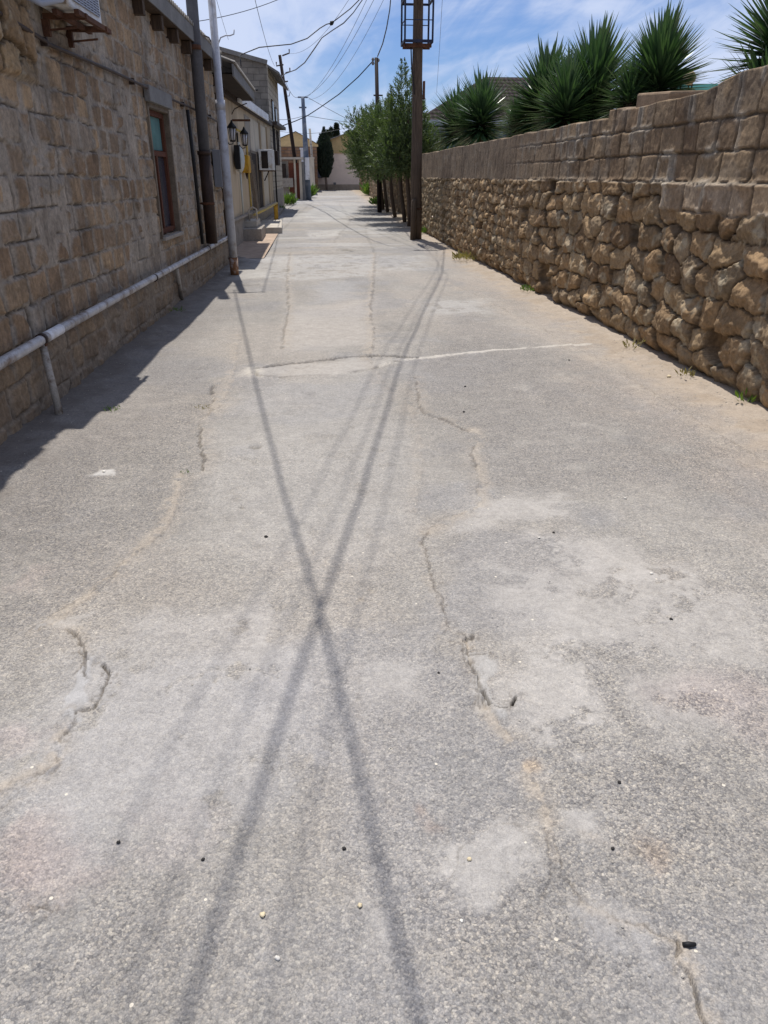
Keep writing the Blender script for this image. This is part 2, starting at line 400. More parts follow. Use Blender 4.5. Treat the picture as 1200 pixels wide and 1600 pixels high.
# ================================================================== GROUND AND ROAD
def gpl(pts): return [tuple(G(*p))[:2] for p in pts]        # photo pixels -> points on the road
bm_ = MB(); S = 1200
for (a, b) in ((-S, S),):
    bm_.quad((-S, -S, -.06), (S, -S, -.06), (S, 17, -.06), (-S, 17, -.06))
    bm_.quad((-S, 17, -.06), (S, 17, -.06), (S, 61, .54), (-S, 61, .54)); bm_.quad((-S, 61, .54), (S, 61, .54), (S, S, .54), (-S, S, .54))
gnd = bm_.build('ground', M['dirt']); gnd['kind'] = 'structure'
ys = [-3.0, -1.5, -.6, 0.0, .35]
while ys[-1] < 66: ys.append(ys[-1]+max((.0042 if ys[-1] < 9 else .0065)*ys[-1], .0035))
ys = np.array(ys); NO, NI = 34, 620
yc = np.clip(ys, .2, None); lo_ = np.clip(.092*yc-.56*(.91*yc+.66)-.15, -2.6, 0); hi_ = np.clip(.092*yc+.56*(.91*yc+.66)+.15, .5, 4.0)
XX = np.stack([np.concatenate([np.linspace(-3.6, a, NO)[:-1], np.linspace(a, b, NI), np.linspace(b, 9, NO)[1:]]) for a, b in zip(lo_, hi_)])
YY = np.repeat(ys[:, None], XX.shape[1], 1)
ZZ = .62*np.clip((YY-18)/42, 0, 1)
nx = (fbm(XX, YY, 5, 3, 4)-.5); ny = (fbm(XX, YY, 5, 8, 4)-.5)
WXg = XX+nx*.10; WYg = YY+ny*.10; WX2 = XX+nx*.28; WY2 = YY+ny*.28
nxf = (fbm(XX, YY, 28, 5, 3)-.5); nyf = (fbm(XX, YY, 28, 6, 3)-.5); WX3 = XX+nx*.07+nxf*.03; WY3 = YY+ny*.07+nyf*.03
def dpoly(pts, X, Y):
    d = np.full(X.shape, 9.0); tt = np.zeros(X.shape); side = np.zeros(X.shape)
    for i in range(len(pts)-1):
        ax, ay = pts[i]; bx, by = pts[i+1]; dx, dy = bx-ax, by-ay; L = dx*dx+dy*dy+1e-9
        t = np.clip(((X-ax)*dx+(Y-ay)*dy)/L, 0, 1); q = np.hypot(X-ax-t*dx, Y-ay-t*dy)
        s = np.sign((X-ax)*dy-(Y-ay)*dx); m = q < d
        d = np.where(m, q, d); tt = np.where(m, (i+t)/(len(pts)-1), tt); side = np.where(m, s, side)
    return d, tt, side
def inpoly(pts, X, Y):
    ins = np.zeros(X.shape, bool); n = len(pts)
    for i in range(n):
        ax, ay = pts[i]; bx, by = pts[(i+1) % n]
        if ay == by: continue
        c = ((ay > Y) != (by > Y)) & (X < (bx-ax)*(Y-ay)/(by-ay)+ax); ins ^= c
    return ins
def rows_(p, mar=.6):
    y = [q[1] for q in p]; return slice(int(np.searchsorted(ys, min(y)-mar)), int(np.searchsorted(ys, max(y)+mar))+1)
def patch(px, soft=.06, R_=slice(None)):
    p = gpl(px); X = WX2[R_]; Y = WY2[R_]
    d, _, _ = dpoly(p+[p[0]], X, Y); s = np.where(inpoly(p, X, Y), d, -d); return sstep(-soft, soft, s)
def layer(c, m, col): return c*(1-m[..., None])+np.array(col)*m[..., None]
base = np.ones(XX.shape+(3,))*np.array((.284, .267, .243))
big = fbm(XX, YY, .9, 21, 5); mid = fbm(XX, YY, 3.1, 22, 5); warm = fbm(XX, YY, .7, 41, 4)
base *= (1+.22*(big-.5)+.20*(mid-.5))[..., None]
base = layer(base, sstep(.50, .66, warm)*.45, (.330, .298, .262))
base = layer(base, sstep(.52, .66, fbm(XX, YY, 1.3, 43, 4))*.5, (.245, .240, .240))
stk = fbm(XX*5+.6*YY, YY*.45, 1.0, 44, 5); base *= (1+.16*(stk-.5))[..., None]
agg = .62+.5*(fbm(XX, YY, 1.2, 60, 4)-.3)
H_ = (big-.5)*.05+(mid-.5)*.016
# worn darker asphalt showing chips: right half of the road, left edge
for px, k in (([(720, 480), (900, 560), (1150, 640), (1200, 800), (1000, 760), (760, 770), (700, 640), (640, 600)], .55),
              ([(0, 740), (130, 670), (330, 560), (340, 600), (300, 760), (230, 850), (110, 960), (0, 1010)], .5),
              ([(850, 880), (1200, 930), (1200, 1500), (1000, 1400), (920, 1250), (880, 1000)], .30),
              ([(700, 1330), (900, 1390), (1060, 1500), (1080, 1620), (640, 1620)], .35),
              ([(0, 1400), (200, 1380), (330, 1500), (240, 1640), (-40, 1640)], .40)):
    m = patch(px, .25)*sstep(.30, .6, fbm(XX, YY, 6, 77, 4)+.12); base = layer(base, m*k, (.255, .240, .225)); agg = agg+m*.35
# cement film / slurry
def film(px, k=.8, soft=.09, col=(.378, .354, .325), a=.65, th=.38):
    global base, agg, H_
    R_ = rows_(gpl(px), .6+3*soft); n = .75*fbm(XX[R_], YY[R_], 7, 88, 5)+.25*fbm(XX[R_], YY[R_], 40, 89, 3); m = patch(px, soft, R_)*sstep(th-.05, th+.06, n)
    base[R_] = layer(base[R_], m*k, col); agg[R_] *= (1-m*a); H_[R_] += m*.003
film([(800, 990), (900, 980), (960, 1060), (950, 1170), (880, 1200), (800, 1120)], .85)
film([(760, 900), (1000, 880), (1200, 960), (1200, 1040), (1040, 1030), (900, 1000), (780, 960)], .6)
film([(830, 840), (960, 850), (1080, 905), (1060, 940), (930, 900), (840, 870)], .7)
film([(735, 782), (890, 780), (880, 805), (780, 830), (700, 835)], .7)
film([(690, 1340), (740, 1290), (860, 1300), (862, 1370), (780, 1400)], .7, .04, (.372, .350, .322), .75, .3)
film([(915, 1300), (960, 1290), (975, 1320), (955, 1345), (920, 1335)], .6, .03, (.37, .35, .325), .8, .3)
film([(100, 1040), (420, 1000), (540, 1060), (480, 1180), (330, 1290), (90, 1320), (40, 1280)], .55, .2, (.36, .345, .335), .5, .36)
film([(360, 620), (560, 560), (640, 700), (640, 850), (560, 900), (400, 880), (330, 780)], .30, .2, (.36, .345, .325), .3, .34)
film([(180, 960), (420, 930), (430, 1010), (200, 1010)], .45, .1, (.37, .35, .33), .4, .3)
film([(560, 1040), (640, 1040), (650, 1110), (570, 1110)], .5)
film([(385, 400), (585, 397), (590, 430), (460, 440), (380, 432)], .55, .14, (.37, .355, .335), .8, .42)
film([(480, 362), (528, 361), (530, 369), (482, 370)], .6, .10, (.42, .40, .37), .9, .36)
film([(500, 348), (560, 335), (560, 322), (500, 322), (470, 335)], .5, .2, (.40, .395, .385), .6, .2)
film([(590, 400), (660, 398), (668, 422), (592, 424)], .4, .2, (.37, .36, .345), .7, .44)
film([(660, 470), (760, 468), (770, 490), (670, 492)], .5, .2, (.38, .365, .345), .7, .40)
film([(360, 415), (400, 412), (420, 432), (350, 440)], .7, .1, (.42, .40, .36), .8, .2)
film([(455, 480), (575, 470), (580, 540), (450, 548)], .55, .15, (.365, .335, .30), .6, .2)
film([(80, 965), (150, 955), (100, 985), (40, 990)], .6, .03)
film([(150, 735), (175, 735), (172, 743), (150, 742)], .9, .015, (.50, .48, .45), .9, .0)
film([(500, 440), (560, 440), (550, 470), (490, 475)], .45, .2, (.30, .30, .305), .5, .2)
film([(400, 980), (450, 985), (440, 1060), (395, 1050)], .5)
film([(1000, 1050), (1120, 1040), (1180, 1120), (1100, 1180), (1020, 1130)], .35)
film([(545, 1420), (610, 1420), (610, 1500), (560, 1490)], .5, .05)
film([(960, 1400), (1060, 1470), (1090, 1560), (1000, 1500), (930, 1440)], .5, .05, (.325, .312, .30), .7, .3)
# far road: transverse streaks of patched layers
yy = fbm(XX*.35, YY, 1.1, 101, 4); far = sstep(11, 22, YY)
base = layer(base, far*sstep(.50, .60, yy)*.5, (.41, .40, .385)); base = layer(base, far*sstep(.56, .64, fbm(XX*.3, YY, 1.7, 105, 4))*.5, (.25, .245, .245))
agg = agg*(1-.35*far)
# dirt at the foot of the wall and of the house, house side with shade painted in
sx = 3.30+.10*(fbm(XX, YY, 1.5, 51, 4)-.5)
wid = .62-.012*YY; dR = (sx-XX)/np.clip(wid, .3, 1); nn = fbm(XX, YY, 6, 52, 5); tr_ = sstep(.42, .62, fbm(XX*3, YY*.7, 1.6, 58, 4))
sandR = sstep(1.35, .35, dR+1.1*(nn-.5)); base = layer(base, sandR*.85, (.355, .292, .228)); base = layer(base, sandR*sstep(.5, .62, fbm(XX, YY, 4, 53, 4))*.5, (.29, .232, .172))
base = layer(base, sstep(2.4, .9, dR+1.4*(nn-.5))*(1-sandR)*.5, (.345, .30, .26)); agg = agg*(1-.75*sandR)
H_ = H_+sandR*.03*np.clip(1-dR, 0, 1)+sandR*.02*(fbm(XX, YY, 9, 54, 4)-.5)
lx = -2.26+.0385*YY; dL = (XX-lx)/.42; dirt_shadeL = sstep(1.2, .2, dL+1.1*(nn-.5))*(YY < 17); base = layer(base, dirt_shadeL*.85, (.135, .115, .098)); base = layer(base, sstep(2.6, .8, dL+1.1*(nn-.5))*(1-dirt_shadeL)*.45*(YY < 16), (.19, .175, .165)); agg = agg*(1-.6*dirt_shadeL); H_ = H_+dirt_shadeL*.03*np.clip(1-dL, 0, 1)  # dirt strip and asphalt beside it coloured darker to deepen the house shadow
verge = sstep(3.15, 3.7, XX+.3*(nn-.5))*(YY > 21); base = layer(base, verge*.8, (.28, .23, .16))
# ledges (old layers ending), cracks with sand collected beside them
def crack(px, w=.006, depth=.012, k=1.0, sand=0, sandw=.05, sside=1, step=0, br=.5, X=None, Y=None, scol=(.365, .318, .262)):
    global base, agg, H_
    p = gpl(px); R_ = rows_(p, .8); x, y = XX[R_], YY[R_]; jx = (WX3 if X is None else X)[R_]; jy = (WY3 if Y is None else Y)[R_]
    jag = .008*(fbm(x, y, 60, 15, 2)-.5); d, t, s = dpoly(p, jx+jag, jy+.008*(fbm(x, y, 60, 16, 2)-.5)); br = br-.07
    rs = np.maximum(.0024*y, .003); w_ = w*.8*(.25+1.4*fbm(x, y, 16, 19, 3))      # never thinner than the mesh can carry
    br_ = sstep(br-.05, br+.05, fbm(x, y, 9, int(abs(px[0][0]))+3, 4)); cm = sstep(1.0, .55, d/np.maximum(w_, rs))*br_*k*np.minimum(1, 1.5*w_/rs+.2)
    if sand:
        e = sstep(1.0, .1, d/(sandw*(.5+1.2*fbm(x, y, 3, 9, 3))))*(.35+.65*(s == sside))*sstep(.32, .5, fbm(x, y, 18, 90, 4)); base[R_] = layer(base[R_], e*sand, scol); agg[R_] *= (1-.5*e*sand)
    if step: H_[R_] += step*sstep(.10, 0, d)*(s == sside)*sstep(1, .9, t)*sstep(0, .1, t)
    pits = sstep(.74, .82, vnoise(x, y, 95, int(px[0][1])))*sstep(.05, .01, d)*min(1, k+.1); base[R_] = layer(base[R_], pits*.5, (.11, .095, .08)); H_[R_] -= pits*.0015
    base[R_] = layer(base[R_], cm*.62, (.060, .050, .042)); H_[R_] -= cm*depth
crack([(650, 590), (655, 640), (735, 672)], .01, .01, .8, .35, .10, -1, .008, .5)
crack([(735, 672), (748, 760), (740, 795), (700, 812), (665, 828)], .008, .01, .55, .6, .10, -1, .010, .58)
crack([(665, 828), (662, 870), (690, 940), (705, 985), (730, 1000)], .008, .01, .7, .35, .05, 1, .006, .5)
crack([(730, 1000), (720, 1010), (750, 1075), (766, 1108)], .006, .012, .9, .0, .04, 1, .012, .40)
crack([(766, 1108), (780, 1116), (800, 1112), (804, 1098)], .007, .02, 1, 0, .03, 1, .015, .15, XX+nxf*.012, YY+nyf*.012)
film([(735, 1035), (765, 1040), (803, 1090), (800, 1112), (768, 1108)], .75, .010, (.365, .350, .328), .8, .0)
crack([(770, 1110), (820, 1190), (855, 1240), (868, 1290)], .005, .008, .35, .85, .055, 1, .0, .6)
crack([(725, 1010), (740, 1040)], .006, .008, .3, .7, .03, 1, .0, .7)
crack([(868, 1290), (880, 1370), (930, 1420), (1030, 1470), (1075, 1482)], .005, .008, .55, .45, .03, 1, .006, .56)
crack([(1075, 1482), (1090, 1540), (1110, 1600), (1130, 1640)], .006, .012, .8, .8, .045, -1, .008, .45)
crack([(905, 1420), (950, 1480), (1020, 1540)], .004, .006, .6, 0, .03, 1, .0, .55)
crack([(900, 1300), (1000, 1330), (1100, 1350)], .004, .006, .4, .3, .05, 1, .0, .6)
crack([(330, 600), (330, 640), (312, 660), (320, 740), (290, 745)], .016, .015, .75, .35, .14, -1, .010, .5)
crack([(290, 745), (255, 830), (180, 900), (130, 945), (98, 970)], .006, .006, .3, .75, .09, 1, .004, .62)
crack([(100, 985), (132, 1025), (128, 1050), (135, 1060)], .006, .012, .9, .5, .04, -1, .008, .35)
crack([(135, 1035), (160, 1040), (172, 1055), (160, 1085), (148, 1110), (125, 1115)], .005, .012, .75, 0, .04, 1, -.006, .35, XX+nxf*.014, YY+nyf*.014)
film([(135, 1030), (165, 1035), (168, 1070), (145, 1112), (125, 1110)], .7, .010, (.350, .342, .335), .9, .0)
crack([(125, 1115), (105, 1170), (95, 1210), (30, 1235), (-30, 1260)], .005, .008, .6, .75, .06, 1, .006, .5)
crack([(60, 985), (85, 978)], .008, .012, .9, 0, .04, 1, .006, .2)
crack([(30, 1415), (80, 1420)], .005, .006, .8, 0, .04, 1, .004, .35)
crack([(400, 575), (425, 571), (470, 567), (520, 560), (590, 557), (650, 560)], .045, .035, 1.3, 0, .1, 1, .0, .42)
crack([(396, 580), (400, 588), (440, 590), (520, 586), (580, 578), (625, 566)], .030, .025, 1.2, 0, .1, 1, .008, .40)
film([(398, 574), (520, 566), (640, 562), (600, 574), (500, 588), (405, 590)], .5, .08, (.375, .345, .31), .8, .3)
film([(375, 575), (400, 573), (402, 592), (378, 590)], .8, .06, (.47, .43, .37), .9, .0)
R_ = rows_([(0, 6), (0, 9)]); m = np.zeros(XX.shape); m[R_] = sstep(1, .55, dpoly(gpl([(600, 572), (640, 563), (700, 555), (780, 547), (860, 542), (918, 538)]), WX3[R_], WY3[R_])[0]/.046)*sstep(.22, .36, fbm(XX[R_], YY[R_], 14, 65, 4)); base = layer(base, m*.8, (.47, .435, .385)); agg = agg*(1-.8*m); H_ = H_+m*.006
crack([(452, 395), (448, 440), (450, 480), (442, 545)], .018, .014, .5, .5, .13, -1, .01, .5)
crack([(586, 395), (584, 440), (580, 480), (585, 530), (578, 560)], .018, .014, .5, .6, .12, 1, .01, .5)
crack([(580, 560), (600, 600), (650, 640)], .008, .008, .2, .25, .14, 1, .0, .6)
crack([(375, 525), (362, 600), (340, 640)], .010, .01, .25, .5, .14, 1, .004, .62)
crack([(930, 560), (1000, 600), (1090, 660), (1200, 730)], .018, .012, .25, .35, .16, 1, .016, .6)
crack([(700, 440), (800, 490), (930, 560)], .018, .01, .25, .35, .2, 1, .012, .6)
crack([(395, 395), (470, 385), (560, 388), (640, 384)], .03, .01, .45, 0, .2, 1, .0, .5)
crack([(440, 360), (470, 330), (490, 315)], .03, .01, .4, 0, .2, 1, .0, .5)
crack([(520, 380), (548, 345), (530, 318)], .03, .01, .3, 0, .2, 1, .0, .5)
crack([(585, 395), (570, 360), (585, 330)], .03, .01, .35, 0, .2, 1, .0, .5)
crack([(752, 1085), (766, 1108), (782, 1116), (800, 1112), (805, 1096)], .010, .016, 1.3, 0, .03, 1, .004, .1, XX+nxf*.008, YY+nyf*.008)
crack([(733, 1042), (750, 1078), (766, 1106)], .005, .008, .9, 0, .03, 1, .0, .3, XX+nxf*.008, YY+nyf*.008)
crack([(722, 998), (735, 1003), (738, 995)], .008, .010, 1.2, 0, .03, 1, .0, .1, XX+nxf*.008, YY+nyf*.008)
crack([(125, 1022), (136, 1030), (133, 1060)], .006, .010, 1, 0, .03, 1, .0, .25, XX+nxf*.01, YY+nyf*.01)
crack([(160, 1040), (173, 1058), (160, 1088), (148, 1112), (118, 1118)], .005, .010, 1, 0, .03, 1, .0, .25, XX+nxf*.01, YY+nyf*.01)
crack([(690, 1395), (740, 1300), (800, 1290), (862, 1305)], .003, .003, .35, 0, .03, 1, .002, .45)
crack([(860, 1300), (862, 1370), (860, 1400)], .004, .004, .5, 0, .03, 1, .002, .4)
crack([(700, 985), (690, 1000), (715, 1015), (745, 1078), (756, 1110)], .004, .006, .6, .2, .03, 1, .004, .42)
crack([(728, 1032), (760, 1030)], .004, .006, .9, 0, .03, 1, .0, .2)
crack([(40, 990), (90, 960), (150, 920), (190, 880)], .004, .005, .5, .3, .06, 1, .003, .5)
crack([(640, 600), (660, 700), (655, 800)], .004, .004, .25, .25, .10, 1, .003, .55)
crack([(0, 1270), (60, 1230), (100, 1190)], .004, .005, .5, .2, .05, 1, .003, .45)
crack([(560, 1040), (570, 1180), (620, 1260)], .003, .003, .2, .1, .05, 1, .002, .58)
for u, v, r in ((540, 391, .26), (541, 403, .17), (625, 421, .10), (407, 705, .05), (385, 795, .03), (660, 418, .14)):
    g = G(u, v); m = sstep(1, .4, np.hypot(WX2-g.x, (WY2-g.y)/(1.4 if v < 410 else 1))/r)*sstep(.3, .55, fbm(XX, YY, 9, 33, 3)+.1); base = layer(base, m*.6, (.17, .155, .13)); H_ = H_-m*.02
for u, v, r, c in ((585, 935, .05, (.36, .28, .17)), (700, 1275, .05, (.30, .23, .19)), (1065, 1360, .09, (.30, .24, .19)), (840, 1190, .05, (.42, .32, .22)), (270, 1290, .2, (.33, .30, .28)), (60, 1350, .2, (.36, .29, .26)), (30, 900, .22, (.36, .31, .28)), (60, 1150, .16, (.35, .30, .28)), (1150, 1100, .3, (.34, .29, .27))):
    g = G(u, v); m = sstep(1, .2, np.hypot(WX2-g.x, WY2-g.y)/r)*sstep(.3, .55, fbm(XX, YY, 9, 34, 3)+.1); base = layer(base, m*.5, c)
micro = (fbm(XX, YY, 45, 66, 2)-.5)*.006*np.clip(agg, 0, 1)*(YY < 6)
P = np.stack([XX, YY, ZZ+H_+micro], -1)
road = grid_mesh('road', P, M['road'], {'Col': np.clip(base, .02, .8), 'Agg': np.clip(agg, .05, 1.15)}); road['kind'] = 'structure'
def road_z(x, y):
    i = int(np.clip(np.searchsorted(ys, y), 0, len(ys)-1)); j = int(np.clip(np.searchsorted(XX[i], x), 0, XX.shape[1]-1)); return float(P[i, j, 2])

# ================================================================== RUBBLE WALL ON THE RIGHT
PALE = np.array((.345, .240, .135)); TAN = np.array((.272, .180, .098)); BRN = np.array((.195, .124, .068)); GRY = np.array((.235, .175, .112)); MORT = np.array((.17, .122, .078))
def pal(r, cs):
    n = len(cs)-1; t = r*n; i = np.clip(t.astype(int), 0, n-1); f = (t-i)[..., None]; C_ = np.array(cs); return C_[i]*(1-f)+C_[i+1]*f
def rubble(U, V, w, h, seed, D=.075):
    """stones: jittered brick layout cells; returns height, colour, cell random"""
    uw = U+.16*(fbm(U, V, 2.3, seed+1, 3)-.5)+.055*(fbm(U, V, 9, seed+2, 4)-.5)+.03*(fbm(U, V, 26, seed+62, 2)-.5); vw = V+.12*(fbm(U, V, 1.9, seed+3, 3)-.5)+.045*(fbm(U, V, 9, seed+4, 4)-.5)+.03*(fbm(U, V, 26, seed+63, 2)-.5)
    r0 = np.floor(vw/h).astype(int); f1 = np.full(U.shape, 9.); f2 = np.full(U.shape, 9.); ci = np.zeros(U.shape, int); cj = np.zeros(U.shape, int); du1 = np.zeros(U.shape); dv1 = np.zeros(U.shape)
    for a in (-2, -1, 0, 1, 2):
        j = r0+a; off = hsh(j, j*0+5, seed)*w; c0 = np.floor((uw-off)/w).astype(int)
        for b in (-2, -1, 0, 1, 2):
            i = c0+b
            pu = (i+.5+.40*(hsh(i, j, seed+1)-.5)*2)*w+off; pv = (j+.5+.20*(hsh(i, j, seed+2)-.5)*2)*h
            szx = .8+.5*hsh(i, j, seed+6); du = (uw-pu)/w/szx; dv = (vw-pv)/h*(.9+.3*hsh(i, j, seed+7))
            an = (hsh(i, j, seed+8)-.5)*.36; c_, s_ = np.cos(an), np.sin(an); du, dv = du*c_+dv*s_, dv*c_-du*s_
            d = (np.abs(du)**7+np.abs(dv)**7)**(1/7)
            n1_ = d < f1; f2 = np.where(n1_, f1, np.minimum(f2, d)); ci = np.where(n1_, i, ci); cj = np.where(n1_, j, cj); du1 = np.where(n1_, du, du1); dv1 = np.where(n1_, dv, dv1); f1 = np.where(n1_, d, f1)
    e = f2-f1; rnd = hsh(ci, cj, seed+3); dep = .55+.9*hsh(ci, cj, seed+4); hole = hsh(ci, cj, seed+9) > .975
    round_ = 1-np.exp(-(e/.038)**1.2); fac = np.full(U.shape, 1.0)
    for q in range(5):
        th = q*1.257+hsh(ci, cj, seed+30+q)*1.0; fac = np.minimum(fac, .92+.35*hsh(ci, cj, seed+40+q)-(du1*np.cos(th)+dv1*np.sin(th))*(.35+1.0*hsh(ci, cj, seed+50+q)))
    hgt = D*(.45+.75*dep)*round_*np.clip(fac, .45, 1)+.018*(fbm(U, V, 34, seed+61, 3)-.3)*sstep(.10, .03, e)-.030*sstep(.07, .0, e)*sstep(.35, .6, fbm(U, V, 2.5, seed+64, 3))
    hgt += D*.55*((hsh(ci, cj, seed+10)-.5)*du1*2+(hsh(ci, cj, seed+11)-.75)*dv1*2)*sstep(0, .25, e)
    rdg = 1-np.abs(2*fbm(U+hsh(ci, cj, seed+20)*9, V, 7, seed+5, 3)-1); hgt += .022*(rdg-.8)*sstep(0, .25, e)+.026*(fbm(U, V, 16, seed+15, 4)-.5)*sstep(0, .2, e)+.018*(fbm(U, V, 50, seed+6, 3)-.5)
    hgt = np.where(hole, -D*1.1*sstep(0, .12, e)+.0, hgt)
    col = pal(hsh(ci, cj, seed+12), (BRN, TAN, TAN*1.1, PALE, GRY, TAN)); col *= (.88+.24*rnd)[..., None]
    mm = sstep(.13, .03, e); col = layer(col, mm*.8, MORT*.62*(.5+1.1*fbm(U, V, 3, seed+60, 3))[..., None])
    lich = sstep(.60, .70, fbm(U, V, 7, seed+7, 4)); col = layer(col, lich*.45, (.46, .40, .29))
    return hgt, col
def rects(U, V, rows, w, seed, vk=1.0, wob=.012):
    """squared blocks laid in courses; rows = list of (z0, z1)"""
    uw = U+wob*2*(fbm(U, V, 6, seed+1, 3)-.5); vw = V+wob*2*(fbm(U, V, 5, seed+2, 3)-.5); H0 = np.zeros(U.shape); C0 = np.zeros(U.shape+(3,)); J = np.zeros(U.shape); RN = np.zeros(U.shape); DUP = np.zeros(U.shape)
    for r, (z0, z1) in enumerate(rows):
        m = (vw >= z0) & (vw < z1)
        rg = np.random.default_rng(seed*50+r); e_ = [float(U.min())-1]
        while e_[-1] < U.max()+1: e_.append(e_[-1]+w*rg.uniform(.78, 1.28))
        e_ = np.array(e_); k = np.clip(np.searchsorted(e_, uw)-1, 0, len(e_)-2)
        d = np.minimum(np.minimum(uw-e_[k], e_[k+1]-uw)*vk, np.minimum(vw-z0, z1-vw)); ra = rg.random(len(e_)); rb = rg.random(len(e_)); rc = rg.random(len(e_))
        H0 = np.where(m, (ra[k]-.5)*.022+(rb[k]-.5)*.05*(uw-e_[k])/w, H0); RN = np.where(m, rc[k], RN); J = np.where(m, d, J)
    return H0, J, RN
def wall_y(y0, y1, k, lo):
    u = [y0]
    while u[-1] < y1: u.append(u[-1]+max(k*u[-1], lo))
    return np.array(u)
def rock_wall():
    t = thing('rubble_wall', 'long rubble stone wall with dirty block courses on top, along the right of the lane', 'wall', (3.35, 12, 0))
    u = wall_y(1.6, 24.2, .0019, .007); TOPS = []
    ztop = np.where(u < 9.0, 2.25, 2.19)+.05*(fbm(u, u*0, .45, 7, 2)-.5)+.025*(fbm(u, u*0, 2.2, 71, 2)-.5)
    blk = np.floor(u/.36); ztop = ztop+np.where(u < 9.0, (hsh(blk, blk*0, 4)-.5)*.035, (hsh(blk, blk*0, 4)-.5)*.02)
    ztop = ztop+sstep(6.9, 6.2, u)*.10
    nv = 205; v01 = np.linspace(0, 1, nv); U = np.tile(u, (nv, 1)); Z = -.12+v01[:, None]*(ztop[None, :]+.12)
    hr, cr = rubble(U, Z, .37, .235, 3, .075); hr2, cr2 = rubble(U, Z, .25, .165, 9, .06)
    f = sstep(11, 14, U+1.2*(fbm(U, Z, 1.2, 55, 3)-.5)); hr = hr*(1-f)+hr2*f; cr = layer(cr, f, (0, 0, 0))+cr2*f[..., None]
    mossy = sstep(17, 21, U)*.45; cr = layer(cr, mossy, (.20, .175, .12))
    rows = [(-1, 1.31), (1.31, 1.545), (1.545, 1.785), (1.785, 2.02), (2.02, 2.6)]
    h0, J, RN = rects(U, Z, rows, .36, 2, .7, .02)
    jd = sstep(.015, .004, J+.006*(fbm(U, Z, 30, 25, 2)-.5)); hb = .055+h0*.5-jd*.020+.012*(fbm(U, Z, 18, 12, 5)-.5)+.02*(fbm(U, Z, 2, 13, 3)-.5)
    cb = pal(RN, ((.150, .100, .060), (.200, .138, .084), (.250, .178, .108), (.178, .126, .080)))*(.85+.4*fbm(U, Z, 5, 14, 4))[..., None]
    cb = layer(cb, jd*.75, (.055, .042, .030)); mp_ = sstep(.06, .02, J)*sstep(.56, .64, fbm(U, Z, 2.6, 26, 4)); cb = layer(cb, mp_*.7, (.33, .29, .235)); hb = hb+mp_*.008; cb = layer(cb, sstep(.54, .64, fbm(U, Z, 2.4, 15, 5))*.45, (.27, .22, .165))
    cb = layer(cb, sstep(.50, .62, fbm(U*1.0, Z*.35, 6, 16, 4))*sstep(1.9, 2.2, Z)*.5, (.10, .08, .065))
    # smeared mortar over the far courses
    sm = sstep(9.5, 14, U+2*(fbm(U, Z, 1, 17, 3)-.5)); hb = hb*(1-sm)+(.05+.02*(fbm(U*1.6, Z*.6, 9, 18, 4)-.5))*sm; cb = layer(cb, sm*.75, (.165, .124, .088)); cb = cb*(1+(.5*(fbm(U*1.5, Z*.25, 9, 19, 4)-.5)*sm))[..., None]
    zc = np.where(U < 7.3, 1.315, 1.545)+.05*(fbm(U, Z, 3, 20, 3)-.5); isb = sstep(-.012, .012, Z-zc)
    row4 = (U < 7.3) & (Z < 1.55); cb = np.where(row4[..., None], cb*1.5+.01, cb); hb = np.where(row4, hb+.03+.02*(fbm(U, Z, 12, 22, 4)-.5), hb)
    bulge = .05*(fbm(U, Z, .8, 23, 2)-.5)-.05*(Z-1)*.5
    crumble = sstep(.05, 0, np.abs(Z-1.545))*(U < 12)*.03*fbm(U, Z, 30, 24, 3)
    Hh = hr*(1-isb)+hb*isb+bulge+crumble
    Hh -= sstep(.16, .0, Z+.10*(fbm(U, Z, 2.5, 91, 3)-.5))*.09
    C_ = cr*(1-isb[..., None])+cb*isb[..., None]; C_ = layer(C_, sstep(.02, 0, np.abs(Z-1.545))*(U < 12)*.4, (.40, .34, .26))
    P_ = np.stack([3.36-Hh, U, Z], -1)
    cap = [P_[-1]+np.array((.06, 0, .012)), P_[-1]+np.array((.22, 0, .02)), P_[-1]+np.array((.38, 0, -.01)), P_[-1]+np.array((.42, 0, -.08)), P_[-1]*np.array((1, 1, 0))+np.array((.42, 0, -.1))]
    ccap = [C_[-1]*1.05]*4+[C_[-1]]
    P_ = np.concatenate([P_, np.stack(cap)]); C_ = np.concatenate([C_, np.stack(ccap)])
    grid_mesh('stonework', P_[:, ::-1], M['stone'], {'Col': np.clip(C_[:, ::-1], .01, .8)}, t)
    b = MB(); b.box(3.40, 3.75, 1.4, 1.62, -.1, 2.2); b.box(3.40, 3.74, 24.15, 24.28, -.1, 2.1); b.build('wall_end', M['concrete'], t)
    b = MB(); Pq = [(3.40, 7.65), (3.40, 8.45), (3.74, 8.5), (3.76, 7.6)]; zt_ = [2.325, 2.375, 2.39, 2.33]
    b.v = [(x, y, 2.2) for x, y in Pq]+[(x, y, z) for (x, y), z in zip(Pq, zt_)]; b.f = [(0, 3, 2, 1), (4, 5, 6, 7), (0, 1, 5, 4), (1, 2, 6, 5), (2, 3, 7, 6), (3, 0, 4, 7)]; b.smooth = [False]*6
    b.build('loose_top_stone', M['topstone'], t, .02)
rock_wall()
